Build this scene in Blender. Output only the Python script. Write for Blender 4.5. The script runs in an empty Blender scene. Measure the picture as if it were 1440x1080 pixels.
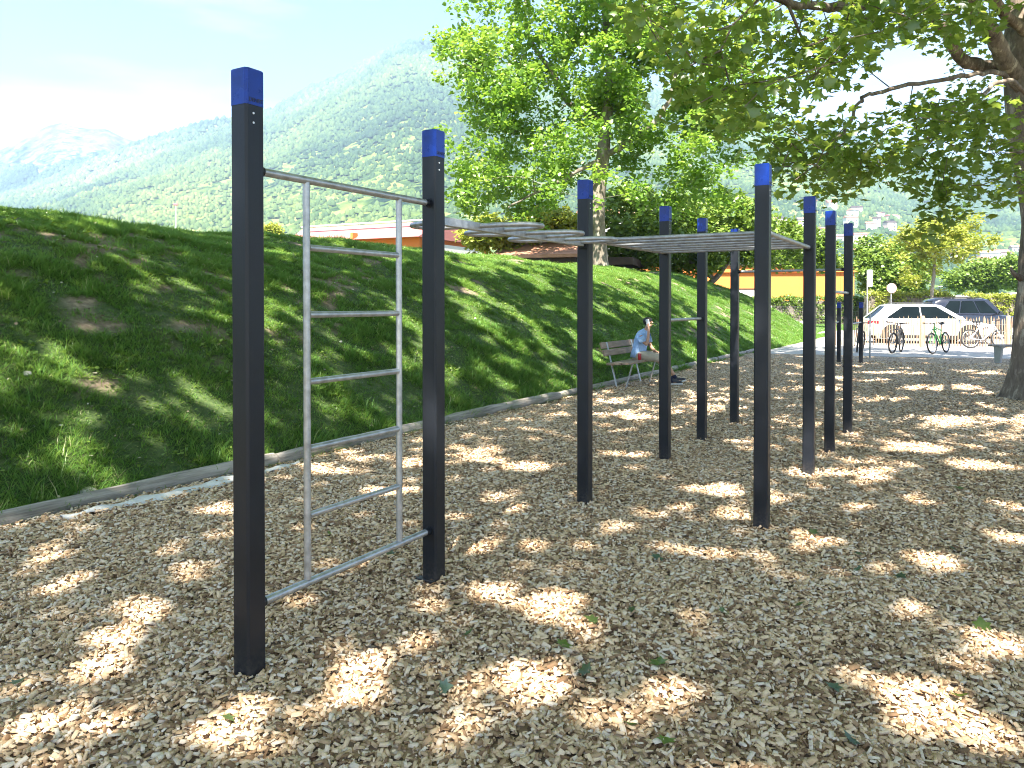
HAZE_D = 2.2e-4
SKY_S = 0.078
SUN_S = 5.0
EXPO = 2.22
import bpy, bmesh, math, random
import numpy as np
from mathutils import Vector, Matrix, noise as mnoise
R = math.radians
random.seed(7)
rng = np.random.default_rng(11)
SC = bpy.context.scene
COL = SC.collection

# ------------------------------------------------------------------ world axes
# X right, Y away from the camera, Z up, metres.  The climbing rig, the log edging and the
# bench all run along one direction U (30.5 degrees right of straight ahead); V is square to it.
TH = R(30.5)
U = np.array([math.sin(TH), math.cos(TH)])
V = np.array([math.cos(TH), -math.sin(TH)])
EYE = 1.604
F = 1081.0
HORIZ = 427.0
def gp(px, py, z=0.0):
    """ground point seen at a spot of the photograph"""
    Y = (EYE - z) * F / (py - HORIZ)
    return ((px - 720) * Y / F, Y, z)
def at(px, py, Y):
    return ((px - 720) * Y / F, Y, EYE + (HORIZ - py) * Y / F)

SUN_EL, SUN_AZ = R(56), R(193)          # azimuth clockwise from +Y: behind the camera, a little to the left
SUN = np.array([math.sin(SUN_AZ) * math.cos(SUN_EL), math.cos(SUN_AZ) * math.cos(SUN_EL), math.sin(SUN_EL)])

# ------------------------------------------------------------------ numpy value noise
_tab = np.random.default_rng(5).random((256, 256))
def vnoise(x, y):
    x = np.asarray(x, float); y = np.asarray(y, float)
    xi = np.floor(x).astype(int); yi = np.floor(y).astype(int)
    fx = x - xi; fy = y - yi
    fx = fx * fx * (3 - 2 * fx); fy = fy * fy * (3 - 2 * fy)
    a = _tab[xi & 255, yi & 255]; b = _tab[(xi + 1) & 255, yi & 255]
    c = _tab[xi & 255, (yi + 1) & 255]; d = _tab[(xi + 1) & 255, (yi + 1) & 255]
    return (a * (1 - fx) + b * fx) * (1 - fy) + (c * (1 - fx) + d * fx) * fy
def fbm(x, y, o=4, g=0.5):
    s = 0; a = 1; t = 0
    for k in range(o):
        s = s + a * vnoise(x * 2 ** k + 17.3 * k, y * 2 ** k - 9.1 * k); t += a; a *= g
    return s / t
def sstep(a, b, x):
    t = np.clip((x - a) / (b - a), 0, 1)
    return t * t * (3 - 2 * t)

# ------------------------------------------------------------------ terrain of the bank
LOG_R = -5.95
def hill_h(x, y):
    x = np.asarray(x, float); y = np.asarray(y, float)
    s = x * U[0] + y * U[1]; r = x * V[0] + y * V[1]
    q = LOG_R - 0.08 - r
    nose = (41.5 - s) * 1.35
    k = 0.9
    qm = -k * np.log(np.exp(-np.clip(q, -20, 30) / k) + np.exp(-np.clip(nose, -20, 30) / k))
    t = np.clip(qm / 6.6, 0, 1)
    h = 3.0 * (1 - (1 - t) ** 1.7)
    h = h * (1 - 0.75 * sstep(9.5, 19, q))
    h = h + (fbm(s * .35, r * .35) - .5) * .34 * np.clip(qm / 3, 0, 1)
    h = h + (fbm(s * 1.7 + 40, r * 1.7) - .5) * .10 * np.clip(qm / 1.5, 0, 1)
    return np.where(qm > 0, h, 0.0)
def bare_mask(x, y):
    x = np.asarray(x, float); y = np.asarray(y, float)
    s = x * U[0] + y * U[1]; r = x * V[0] + y * V[1]
    n = .36 * fbm(s * .6 + 3, r * .9 + 8, 2, .5) + .64 * fbm(s * 2.6 + 11, r * 3.8 + 5, 3, .65) + .05 * sstep(-8, -11, r) - .10 * sstep(-7.6, -6.4, r) + .02 * sstep(12, 4, s)
    return sstep(.60, .68, n)

# ------------------------------------------------------------------ materials
def newmat(name):
    m = bpy.data.materials.new(name); m.use_nodes = True
    nt = m.node_tree; nt.nodes.clear()
    out = nt.nodes.new('ShaderNodeOutputMaterial')
    return m, nt, out
def N(nt, typ, **kw):
    n = nt.nodes.new(typ)
    for k, v in kw.items():
        if hasattr(n, k): setattr(n, k, v)
        else: n.inputs[k.replace('_', ' ')].default_value = v
    return n
def ramp(nt, stops, fac=None):
    n = nt.nodes.new('ShaderNodeValToRGB')
    e = n.color_ramp.elements
    while len(e) > 1: e.remove(e[-1])
    e[0].position = stops[0][0]; e[0].color = (*stops[0][1], 1)
    for p, c in stops[1:]:
        x = e.new(p); x.color = (*c, 1)
    if fac is not None: nt.links.new(fac, n.inputs[0])
    return n
def tex(nt, scale, detail=4, rough=.55, coord='Object', vec_scale=None, dist=0):
    tc = nt.nodes.new('ShaderNodeTexCoord')
    n = nt.nodes.new('ShaderNodeTexNoise')
    n.inputs['Scale'].default_value = scale; n.inputs['Detail'].default_value = detail
    n.inputs['Roughness'].default_value = rough; n.inputs['Distortion'].default_value = dist
    if vec_scale:
        mp = nt.nodes.new('ShaderNodeMapping'); mp.inputs['Scale'].default_value = vec_scale
        nt.links.new(tc.outputs[coord], mp.inputs[0]); nt.links.new(mp.outputs[0], n.inputs['Vector'])
    else:
        nt.links.new(tc.outputs[coord], n.inputs['Vector'])
    return n
def pmat(name, col, rough=.6, metal=0, var=.25, scale=6, bump=0, bscale=60, vec_scale=None, spec=.5, coat=0, col2=None):
    """principled with a mottled colour and roughness"""
    m, nt, out = newmat(name)
    p = nt.nodes.new('ShaderNodeBsdfPrincipled')
    n = tex(nt, scale, 5, .6, vec_scale=vec_scale)
    c2 = col2 if col2 else tuple(min(1, x * (1 + var)) for x in col)
    c1 = col if col2 else tuple(x * (1 - var) for x in col)
    rp = ramp(nt, [(.3, c1), (.7, c2)], n.outputs[0])
    nt.links.new(rp.outputs[0], p.inputs['Base Color'])
    mr = nt.nodes.new('ShaderNodeMapRange'); mr.inputs[3].default_value = max(.03, rough - .12); mr.inputs[4].default_value = min(1, rough + .12)
    nt.links.new(n.outputs[0], mr.inputs[0]); nt.links.new(mr.outputs[0], p.inputs['Roughness'])
    p.inputs['Metallic'].default_value = metal
    p.inputs['Specular IOR Level'].default_value = spec
    p.inputs['Coat Weight'].default_value = coat
    if bump:
        b = nt.nodes.new('ShaderNodeBump'); b.inputs['Strength'].default_value = bump; b.inputs['Distance'].default_value = .01
        n2 = tex(nt, bscale, 4, .6, vec_scale=vec_scale)
        nt.links.new(n2.outputs[0], b.inputs['Height']); nt.links.new(b.outputs[0], p.inputs['Normal'])
    nt.links.new(p.outputs[0], out.inputs[0])
    return m
def attr_mat(name, stops, attr='rnd', rough=.8, trans=None, tw=.35, gloss=0.0, extra_noise=0):
    """colour picked per piece from a stored random number; trans gives thin-leaf light transmission"""
    m, nt, out = newmat(name)
    a = nt.nodes.new('ShaderNodeAttribute'); a.attribute_name = attr
    fac = a.outputs['Fac']
    if extra_noise:
        n = tex(nt, extra_noise, 3)
        mx = nt.nodes.new('ShaderNodeMath'); mx.operation = 'MULTIPLY_ADD'; mx.inputs[1].default_value = .25
        sb = nt.nodes.new('ShaderNodeMath'); sb.operation = 'MULTIPLY'; sb.inputs[1].default_value = .78
        nt.links.new(fac, sb.inputs[0]); nt.links.new(n.outputs[0], mx.inputs[0]); nt.links.new(sb.outputs[0], mx.inputs[2])
        fac = mx.outputs[0]
    rp = ramp(nt, stops, fac)
    if trans is None:
        p = nt.nodes.new('ShaderNodeBsdfPrincipled'); p.inputs['Roughness'].default_value = rough
        p.inputs['Specular IOR Level'].default_value = .3
        nt.links.new(rp.outputs[0], p.inputs['Base Color']); nt.links.new(p.outputs[0], out.inputs[0])
        return m
    d = nt.nodes.new('ShaderNodeBsdfDiffuse'); t = nt.nodes.new('ShaderNodeBsdfTranslucent')
    rt = ramp(nt, trans, fac)
    nt.links.new(rp.outputs[0], d.inputs[0]); nt.links.new(rt.outputs[0], t.inputs[0])
    mx = nt.nodes.new('ShaderNodeMixShader'); mx.inputs[0].default_value = tw
    nt.links.new(d.outputs[0], mx.inputs[1]); nt.links.new(t.outputs[0], mx.inputs[2])
    o = mx
    if gloss:
        g = nt.nodes.new('ShaderNodeBsdfGlossy'); g.inputs['Roughness'].default_value = .38
        g.inputs[0].default_value = (1, 1, 1, 1)
        m2 = nt.nodes.new('ShaderNodeMixShader'); m2.inputs[0].default_value = gloss
        nt.links.new(mx.outputs[0], m2.inputs[1]); nt.links.new(g.outputs[0], m2.inputs[2]); o = m2
    nt.links.new(o.outputs[0], out.inputs[0])
    return m

M = {}
M['post'] = pmat('anthracite_powder_coat', (.011, .0135, .019), .40, 0, .28, 3, .12, 350, spec=.33)
def dusty_foot(m, col=(.16, .13, .10)):
    """dried dust and mud splashes on the lowest part of a post"""
    nt = m.node_tree; p = next(n for n in nt.nodes if n.type == 'BSDF_PRINCIPLED'); old = p.inputs['Base Color'].links[0].from_socket
    tc = nt.nodes.new('ShaderNodeTexCoord'); sx = nt.nodes.new('ShaderNodeSeparateXYZ'); nt.links.new(tc.outputs['Object'], sx.inputs[0])
    mr = nt.nodes.new('ShaderNodeMapRange'); mr.inputs[1].default_value = .16; mr.inputs[2].default_value = 0; mr.inputs[3].default_value = 0; mr.inputs[4].default_value = .32; nt.links.new(sx.outputs[2], mr.inputs[0])
    n = tex(nt, 38, 6, .75); r = ramp(nt, [(.42, (0, 0, 0)), (.62, (1, 1, 1))], n.outputs[0])
    n2 = tex(nt, 7, 5, .7, vec_scale=(3, 3, .6)); r2 = ramp(nt, [(.58, (0, 0, 0)), (.78, (.05, .05, .05))], n2.outputs[0])
    ml = nt.nodes.new('ShaderNodeMath'); ml.operation = 'MULTIPLY_ADD'; nt.links.new(mr.outputs[0], ml.inputs[0]); nt.links.new(r.outputs[0], ml.inputs[1]); nt.links.new(r2.outputs[0], ml.inputs[2])
    mx = nt.nodes.new('ShaderNodeMix'); mx.data_type = 'RGBA'; mx.inputs[7].default_value = (*col, 1)
    nt.links.new(ml.outputs[0], mx.inputs[0]); nt.links.new(old, mx.inputs[6]); nt.links.new(mx.outputs[2], p.inputs['Base Color'])
dusty_foot(M['post'])
M['cap'] = pmat('blue_plastic_cap', (.002, .030, .255), .28, 0, .25, 12, 0, 1, spec=.32)
M['capdark'] = pmat('dark_blue_lettering', (.002, .006, .06), .4)
M['steel'] = pmat('galvanised_steel', (.43, .44, .45), .42, .70, .25, 22, .10, 120, vec_scale=(1, 1, 1))
M['steel_dull'] = pmat('dull_galvanised_steel', (.34, .35, .36), .5, .6, .3, 18, .1, 120)
M['black'] = pmat('black_rubber', (.012, .012, .013), .6)
M['screw'] = pmat('bright_screw', (.75, .75, .75), .3, .3)
M['logwood'] = pmat('weathered_log', (.17, .15, .13), .85, 0, .3, 3, 1, 26, vec_scale=(9, .6, 9), col2=(.48, .44, .39))
M['bench_wood'] = pmat('bench_plank', (.20, .145, .10), .75, 0, .3, 5, .4, 40, vec_scale=(6, .8, 6), col2=(.38, .29, .22))
M['bench_steel'] = pmat('bench_leg_steel', (.42, .44, .46), .45, .45, .15, 12)
M['grey_plank'] = pmat('grey_plank', (.22, .21, .20), .8, 0, .25, 4, .4, 30)
M['fabric'] = pmat('white_ground_fabric', (.66, .65, .62), .9, 0, .2, 9, .5, 90)
M['stone'] = pmat('pale_stone', (.36, .35, .32), .85, 0, .3, 6, .6, 25)
M['rock'] = pmat('grey_rock', (.20, .20, .20), .85, 0, .35, 3, .8, 8)
M['concrete'] = pmat('pale_concrete', (.42, .40, .37), .9, 0, .12, 1.2, .3, 40)
M['asphalt'] = pmat('parking_asphalt', (.19, .185, .18), .9, 0, .2, 1.5, .3, 60)
M['paling'] = pmat('chestnut_paling', (.27, .175, .11), .8, 0, .3, 4, .4, 30, vec_scale=(7, 7, 1), col2=(.46, .32, .215))
M['wire'] = pmat('fence_wire', (.3, .3, .3), .4, .8)
M['orange_wall'] = pmat('orange_render', (.72, .215, .05), .85, 0, .06, .6, .15, 20)
M['orange_band'] = pmat('dark_orange_fascia', (.55, .18, .04), .8, 0, .06, .8)
M['white_wall'] = pmat('white_render', (.66, .64, .61), .85, 0, .07, .5)
M['red_roof'] = pmat('red_sheet_roof', (.42, .15, .135), .6, 0, .14, .5, .5, 3, vec_scale=(6, .5, 6))
M['tile_roof'] = pmat('terracotta_tiles', (.46, .23, .15), .85, 0, .25, 2.2, .8, 9)
M['brown_wood'] = pmat('dark_brown_timber', (.055, .033, .024), .8, 0, .3, 3, .4, 20)
M['window'] = pmat('window_glass', (.05, .06, .07), .12, 0, .2, 1.5, spec=.8)
M['car_white'] = pmat('white_car_paint', (.56, .575, .60), .25, 0, .03, 2, coat=.8)
M['car_black'] = pmat('black_car_paint', (.012, .014, .022), .2, 0, .1, 2, coat=1)
M['glass'] = pmat('dark_car_glass', (.006, .010, .011), .10, 0, .2, 1.5, spec=.14)
M['tyre'] = pmat('tyre_rubber', (.018, .018, .018), .8)
M['alloy'] = pmat('alloy_rim', (.45, .45, .46), .35, .7)
M['lamp_red'] = pmat('red_lens', (.45, .015, .03), .2)
M['lamp_white'] = pmat('clear_lens', (.6, .62, .65), .15)
M['skin'] = pmat('skin', (.48, .27, .18), .55, 0, .08, 14)
M['hair'] = pmat('dark_hair', (.018, .014, .012), .6, 0, .3, 60)
M['shirt'] = pmat('light_blue_shirt', (.32, .48, .74), .85, 0, .14, 14, .5, 18)
M['shorts'] = pmat('beige_shorts', (.42, .37, .29), .9, 0, .12, 12, .3, 30)
M['sock'] = pmat('navy_sock', (.012, .014, .04), .9)
M['shoe'] = pmat('dark_grey_shoe', (.045, .045, .055), .7)
M['sole'] = pmat('pale_sole', (.6, .6, .6), .7)
M['phone'] = pmat('white_phone', (.7, .7, .72), .3)
M['can_red'] = pmat('red_can', (.45, .02, .025), .35)
M['white'] = pmat('white_paint', (.78, .78, .77), .5, 0, .05, 4)
M['sign_grey'] = pmat('grey_sign_back', (.35, .38, .42), .5, .2)
M['green_frame'] = pmat('green_bike_paint', (.08, .42, .07), .3, coat=.5)
M['dark_frame'] = pmat('black_bike_paint', (.02, .02, .024), .35, coat=.5)
M['white_frame'] = pmat('white_bike_paint', (.70, .71, .73), .3, coat=.5)
M['red'] = pmat('red_paint', (.45, .03, .03), .5)

# leaves
G1 = [(0, (.035, .085, .012)), (.5, (.060, .130, .018)), (1, (.10, .175, .026))]
T1 = [(0, (.30, .44, .05)), (.5, (.42, .56, .08)), (1, (.56, .66, .12))]
M['leaf_plane'] = attr_mat('plane_leaf', G1, trans=T1, tw=.46, gloss=.05)
M['leaf_bright'] = attr_mat('young_plane_leaf', [(0, (.085, .185, .022)), (.5, (.145, .26, .035)), (1, (.24, .34, .06))],
                            trans=[(0, (.26, .48, .035)), (1, (.48, .68, .08))], tw=.42, gloss=.05)
M['leaf_dark'] = attr_mat('dense_shrub_leaf', [(0, (.085, .155, .024)), (1, (.23, .33, .06))],
                          trans=[(0, (.16, .28, .02)), (1, (.34, .46, .05))], tw=.3, gloss=.04)
M['leaf_yellow'] = attr_mat('yellow_green_leaf', [(0, (.18, .24, .035)), (1, (.36, .37, .07))],
                            trans=[(0, (.36, .44, .04)), (1, (.60, .60, .08))], tw=.35, gloss=.03)
M['grass'] = attr_mat('grass_blade', [(0, (.062, .155, .030)), (.6, (.130, .275, .055)), (.92, (.24, .36, .09)), (1, (.50, .46, .28))],
                      trans=[(0, (.20, .40, .06)), (1, (.42, .55, .12))], tw=.42, gloss=.03)
M['fallen'] = attr_mat('fallen_leaf', [(0, (.12, .19, .13)), (.35, (.03, .05, .03)), (.7, (.07, .11, .04)), (1, (.15, .24, .03))],
                       trans=[(0, (.14, .28, .1)), (1, (.3, .4, .05))], tw=.3, gloss=.06)
M['chips'] = attr_mat('wood_chip', [(0, (.060, .034, .017)), (.20, (.26, .158, .085)), (.42, (.57, .40, .235)),
                                    (.66, (.78, .59, .385)), (.82, (.68, .575, .46)), (1, (.92, .80, .63))], extra_noise=22)

def bark(name, a, b, c, sc=5.0, patch=True, bstr=.7):
    m, nt, out = newmat(name)
    p = nt.nodes.new('ShaderNodeBsdfPrincipled'); p.inputs['Roughness'].default_value = .85
    n1 = tex(nt, sc, 6, .65, vec_scale=(1, 1, .45)); n2 = tex(nt, sc * 5, 5, .6, vec_scale=(1, 1, .3))
    rp = ramp(nt, [(.36, a), (.5, b), (.56, b), (.62, c)] if patch else [(.3, a), (.55, b), (.75, c)], n1.outputs[0])
    r2 = ramp(nt, [(.3, (.55, .55, .55)), (.7, (1.1, 1.1, 1.1))], n2.outputs[0])
    mx = nt.nodes.new('ShaderNodeMix'); mx.data_type = 'RGBA'; mx.blend_type = 'MULTIPLY'; mx.inputs[0].default_value = .8
    nt.links.new(rp.outputs[0], mx.inputs[6]); nt.links.new(r2.outputs[0], mx.inputs[7])
    nt.links.new(mx.outputs[2], p.inputs['Base Color'])
    b_ = nt.nodes.new('ShaderNodeBump'); b_.inputs['Strength'].default_value = bstr; b_.inputs['Distance'].default_value = .03
    nt.links.new(n2.outputs[0], b_.inputs['Height']); nt.links.new(b_.outputs[0], p.inputs['Normal'])
    nt.links.new(p.outputs[0], out.inputs[0])
    return m
M['bark_plane'] = bark('plane_bark', (.085, .062, .046), (.21, .165, .125), (.42, .36, .28), 5.0)
M['bark_pale'] = bark('pale_plane_bark', (.10, .08, .06), (.25, .215, .17), (.48, .44, .37), 3.0)
M['bark_thin'] = bark('grey_bark', (.10, .08, .06), (.20, .17, .14), (.30, .27, .22), 6.0)

# ------------------------------------------------------------------ mesh helpers
class MB:
    def __init__(s): s.v = []; s.f = []
    def add(s, verts, faces):
        o = len(s.v); s.v += [tuple(map(float, p)) for p in verts]; s.f += [tuple(i + o for i in f) for f in faces]; return s
    def box(s, c, d, rot=None):
        x, y, z = (k / 2 for k in d)
        pts = [Vector((sx * x, sy * y, sz * z)) for sz in (-1, 1) for sy in (-1, 1) for sx in (-1, 1)]
        if rot is not None: pts = [rot @ p for p in pts]
        c = Vector(c)
        return s.add([p + c for p in pts], [(0, 2, 3, 1), (4, 5, 7, 6), (0, 1, 5, 4), (2, 6, 7, 3), (0, 4, 6, 2), (1, 3, 7, 5)])
    def beam(s, a, b, w, h, up=(0, 0, 1)):
        a = Vector(a); b = Vector(b); d = (b - a).normalized(); up = Vector(up)
        sd = d.cross(up).normalized(); u2 = sd.cross(d).normalized()
        v = []
        for p in (a, b):
            for i, j in ((-1, -1), (1, -1), (1, 1), (-1, 1)): v.append(p + sd * i * w / 2 + u2 * j * h / 2)
        return s.add(v, [(0, 1, 2, 3), (7, 6, 5, 4), (0, 4, 5, 1), (1, 5, 6, 2), (2, 6, 7, 3), (3, 7, 4, 0)])
    def tube(s, pts, r, n=10, closed=False, caps=True, sq=1.0):
        P = [Vector(p) for p in pts]; m = len(P)
        rs = r if isinstance(r, (list, tuple)) else [r] * m
        v = []; f = []
        prev = None
        for i in range(m):
            if closed: t = (P[(i + 1) % m] - P[i - 1]).normalized()
            else: t = (P[min(i + 1, m - 1)] - P[max(i - 1, 0)]).normalized()
            if prev is None:
                a = Vector((0, 0, 1)) if abs(t.z) < .9 else Vector((1, 0, 0))
                nrm = t.cross(a).normalized()
            else:
                nrm = (prev - t * prev.dot(t))
                nrm = nrm.normalized() if nrm.length > 1e-6 else t.orthogonal().normalized()
            prev = nrm; bn = t.cross(nrm)
            for k in range(n):
                a = 2 * math.pi * k / n
                v.append(P[i] + nrm * math.cos(a) * rs[i] + bn * math.sin(a) * rs[i] * sq)
        rng_ = m if closed else m - 1
        for i in range(rng_):
            j = (i + 1) % m
            for k in range(n):
                k2 = (k + 1) % n
                f.append((i * n + k, i * n + k2, j * n + k2, j * n + k))
        if caps and not closed:
            f.append(tuple(range(n - 1, -1, -1))); f.append(tuple((m - 1) * n + k for k in range(n)))
        return s.add(v, f)
    def loft(s, rings, caps=True):
        n = len(rings[0]); v = [p for r in rings for p in r]; f = []
        for i in range(len(rings) - 1):
            for k in range(n):
                k2 = (k + 1) % n
                f.append((i * n + k, i * n + k2, (i + 1) * n + k2, (i + 1) * n + k))
        if caps:
            f.append(tuple(range(n - 1, -1, -1))); f.append(tuple((len(rings) - 1) * n + k for k in range(n)))
        return s.add(v, f)
    def prism(s, outline, z0, z1):
        n = len(outline)
        return s.loft([[(x, y, z0) for x, y in outline], [(x, y, z1) for x, y in outline]])
    def sphere(s, c, r, n=12, m=8, sc=(1, 1, 1)):
        rings = []
        for i in range(1, m):
            ph = math.pi * i / m
            rings.append([(c[0] + r * sc[0] * math.sin(ph) * math.cos(2 * math.pi * k / n), c[1] + r * sc[1] * math.sin(ph) * math.sin(2 * math.pi * k / n), c[2] - r * sc[2] * math.cos(ph)) for k in range(n)])
        return s.loft(rings)
    def build(s, name, mat, parent=None, smooth=None, bevel=0, bseg=2):
        me = bpy.data.meshes.new(name); me.from_pydata(s.v, [], s.f); me.update()
        bm = bmesh.new(); bm.from_mesh(me); bmesh.ops.recalc_face_normals(bm, faces=bm.faces); bm.to_mesh(me); bm.free()
        me.materials.append(mat)
        o = bpy.data.objects.new(name, me); COL.objects.link(o)
        if parent is not None: o.parent = parent
        if bevel:
            b = o.modifiers.new('bevel', 'BEVEL'); b.width = bevel; b.segments = bseg; b.limit_method = 'ANGLE'; b.angle_limit = R(40)
        if smooth is not None:
            me.polygons.foreach_set('use_smooth', [True] * len(me.polygons))
            if smooth < 180:
                try: me.set_sharp_from_angle(angle=R(smooth))
                except Exception: pass
        return o
def tag(o, label=None, cat=None, group=None, kind=None):
    if label: o['label'] = label
    if cat: o['category'] = cat
    if group: o['group'] = group
    if kind: o['kind'] = kind
    return o
def thing(name, label, cat, loc=(0, 0, 0), rz=0, group=None):
    o = bpy.data.objects.new(name, None); COL.objects.link(o)
    o.location = loc; o.rotation_euler = (0, 0, rz); o.empty_display_size = .2
    return tag(o, label, cat, group)
def copy_tree(o, parent=None):
    c = o.copy(); COL.objects.link(c); c.parent = parent
    for ch in list(o.children): copy_tree(ch, c)
    return c
def fast_mesh(name, verts, loops, sizes, mat, attrs=None, parent=None, smooth=False):
    """numpy arrays straight into a mesh"""
    me = bpy.data.meshes.new(name)
    me.vertices.add(len(verts)); me.vertices.foreach_set('co', np.ascontiguousarray(verts, dtype=np.float32).ravel())
    me.loops.add(len(loops)); me.loops.foreach_set('vertex_index', np.ascontiguousarray(loops, dtype=np.int32))
    st = np.concatenate([[0], np.cumsum(sizes)[:-1]]).astype(np.int32)
    me.polygons.add(len(sizes)); me.polygons.foreach_set('loop_start', st); me.polygons.foreach_set('loop_total', np.ascontiguousarray(sizes, dtype=np.int32))
    if smooth: me.polygons.foreach_set('use_smooth', np.ones(len(sizes), dtype=bool))
    for k, a in (attrs or {}).items():
        at_ = me.attributes.new(k, 'FLOAT', 'POINT'); at_.data.foreach_set('value', np.ascontiguousarray(a, dtype=np.float32))
    me.update(calc_edges=True); me.materials.append(mat)
    o = bpy.data.objects.new(name, me); COL.objects.link(o)
    if parent is not None: o.parent = parent
    return o
def instance(tv, tf, pos, rot, scl):
    """template verts (k,3), faces list; pos (n,3), rot (n,3,3), scl (n,) or (n,3)"""
    tv = np.asarray(tv, float); n = len(pos); k = len(tv)
    scl = np.asarray(scl, float)
    if scl.ndim == 1: scl = scl[:, None].repeat(3, 1)
    v = np.einsum('nij,nkj->nki', rot, tv[None] * scl[:, None, :]) + pos[:, None, :]
    lp = np.concatenate([np.array(f) for f in tf]); sz = np.array([len(f) for f in tf])
    loops = (lp[None] + (np.arange(n) * k)[:, None]).ravel()
    return v.reshape(-1, 3), loops, np.tile(sz, n), k
def rots(n, tilt, rg, spin=None):
    """random spin about z, then a tilt about a random level axis"""
    a = rg.random(n) * 2 * np.pi if spin is None else spin
    ca, sa = np.cos(a), np.sin(a); z = np.zeros(n); o = np.ones(n)
    Rz = np.stack([np.stack([ca, -sa, z], -1), np.stack([sa, ca, z], -1), np.stack([z, z, o], -1)], 1)
    b = rg.random(n) * 2 * np.pi; ax = np.stack([np.cos(b), np.sin(b), z], -1)
    c, s = np.cos(tilt), np.sin(tilt)
    K = np.zeros((n, 3, 3)); K[:, 0, 2] = ax[:, 1]; K[:, 1, 2] = -ax[:, 0]; K[:, 2, 0] = -ax[:, 1]; K[:, 2, 1] = ax[:, 0]
    I = np.eye(3)[None]
    T = I + s[:, None, None] * K + (1 - c)[:, None, None] * (K @ K)
    return T @ Rz
# =================================================================== SETTING
def sheet(name, poly, z, mat, kind='structure'):
    mb = MB(); mb.add([(x, y, z) for x, y in poly], [tuple(range(len(poly)))])
    o = mb.build(name, mat); o['kind'] = kind
    return o
# ground to the horizon: mown lawn
m, nt, out = newmat('far_lawn')
p = nt.nodes.new('ShaderNodeBsdfPrincipled'); p.inputs['Roughness'].default_value = .95
n1 = tex(nt, .35, 6, .65)
rp = ramp(nt, [(.3, (.075, .125, .022)), (.7, (.14, .19, .045))], n1.outputs[0])
nt.links.new(rp.outputs[0], p.inputs['Base Color']); nt.links.new(p.outputs[0], out.inputs[0])
M['lawn'] = m
sheet('ground', [(-9000, -300), (9000, -300), (9000, 9000), (-9000, 9000)], -.06, M['lawn'])
# paved forecourt, path and car park
pave = [(7.2, 25.0), (9.6, 28.6), (13.5, 35.6), (18.2, 45.0), (24, 49), (70, 49), (70, 3), (32, 15.8)]
sheet('pavement', pave, -.012, M['concrete'])
sheet('parking_lot', [(14.5, 30.0), (18.5, 40.5), (24, 47.5), (69, 47.5), (69, 12), (40, 19.5)], -.006, M['asphalt'])

# wood chip area: a bumpy sheet under loose chips
m, nt, out = newmat('chip_bed')
p = nt.nodes.new('ShaderNodeBsdfPrincipled'); p.inputs['Roughness'].default_value = .9
tc = nt.nodes.new('ShaderNodeTexCoord')
w = tex(nt, 9, 3); mxv = nt.nodes.new('ShaderNodeMix'); mxv.data_type = 'RGBA'; mxv.inputs[0].default_value = .06
nt.links.new(tc.outputs['Object'], mxv.inputs[6]); nt.links.new(w.outputs['Color'], mxv.inputs[7])
vo = nt.nodes.new('ShaderNodeTexVoronoi'); vo.inputs['Scale'].default_value = 34; nt.links.new(mxv.outputs[2], vo.inputs['Vector'])
sp = nt.nodes.new('ShaderNodeSeparateColor'); nt.links.new(vo.outputs['Color'], sp.inputs[0])
rp = ramp(nt, [(0, (.05, .032, .02)), (.25, (.17, .11, .065)), (.5, (.38, .27, .165)), (.8, (.54, .41, .28)), (1, (.68, .56, .42))], sp.outputs[0])
nt.links.new(rp.outputs[0], p.inputs['Base Color'])
b = nt.nodes.new('ShaderNodeBump'); b.inputs['Distance'].default_value = .03; b.inputs['Strength'].default_value = 1
nt.links.new(sp.outputs[1], b.inputs['Height']); nt.links.new(b.outputs[0], p.inputs['Normal'])
nt.links.new(p.outputs[0], out.inputs[0]); M['chipbed'] = m
def chip_z(x, y): return (fbm(x * .55, y * .55, 3) - .5) * .07 + (fbm(x * 2.6, y * 2.6, 2) - .5) * .03
def pave_front(x): return 25.0 - (x - 7.2) * .371          # where the chips meet the paving
sv = np.arange(-9, 30.01, .25); rv = np.arange(LOG_R - .05, 27, .25)
S_, R_ = np.meshgrid(sv, rv, indexing='ij')
X_ = S_ * U[0] + R_ * V[0]; Y_ = S_ * U[1] + R_ * V[1]
Y_ = np.minimum(Y_, pave_front(X_))
Z_ = chip_z(X_, Y_)
a, b_ = S_.shape
ii = np.arange(a * b_).reshape(a, b_)
q = np.stack([ii[:-1, :-1], ii[:-1, 1:], ii[1:, 1:], ii[1:, :-1]], -1).reshape(-1, 4)
fb = fast_mesh('wood_chip_ground', np.stack([X_, Y_, Z_], -1).reshape(-1, 3), q.ravel()[::1], np.full(len(q), 4), M['chipbed'], smooth=True)
bm = bmesh.new(); bm.from_mesh(fb.data); bmesh.ops.dissolve_degenerate(bm, edges=bm.edges, dist=.0005); bmesh.ops.recalc_face_normals(bm, faces=bm.faces); bm.to_mesh(fb.data); bm.free()
fb['kind'] = 'structure'
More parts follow.
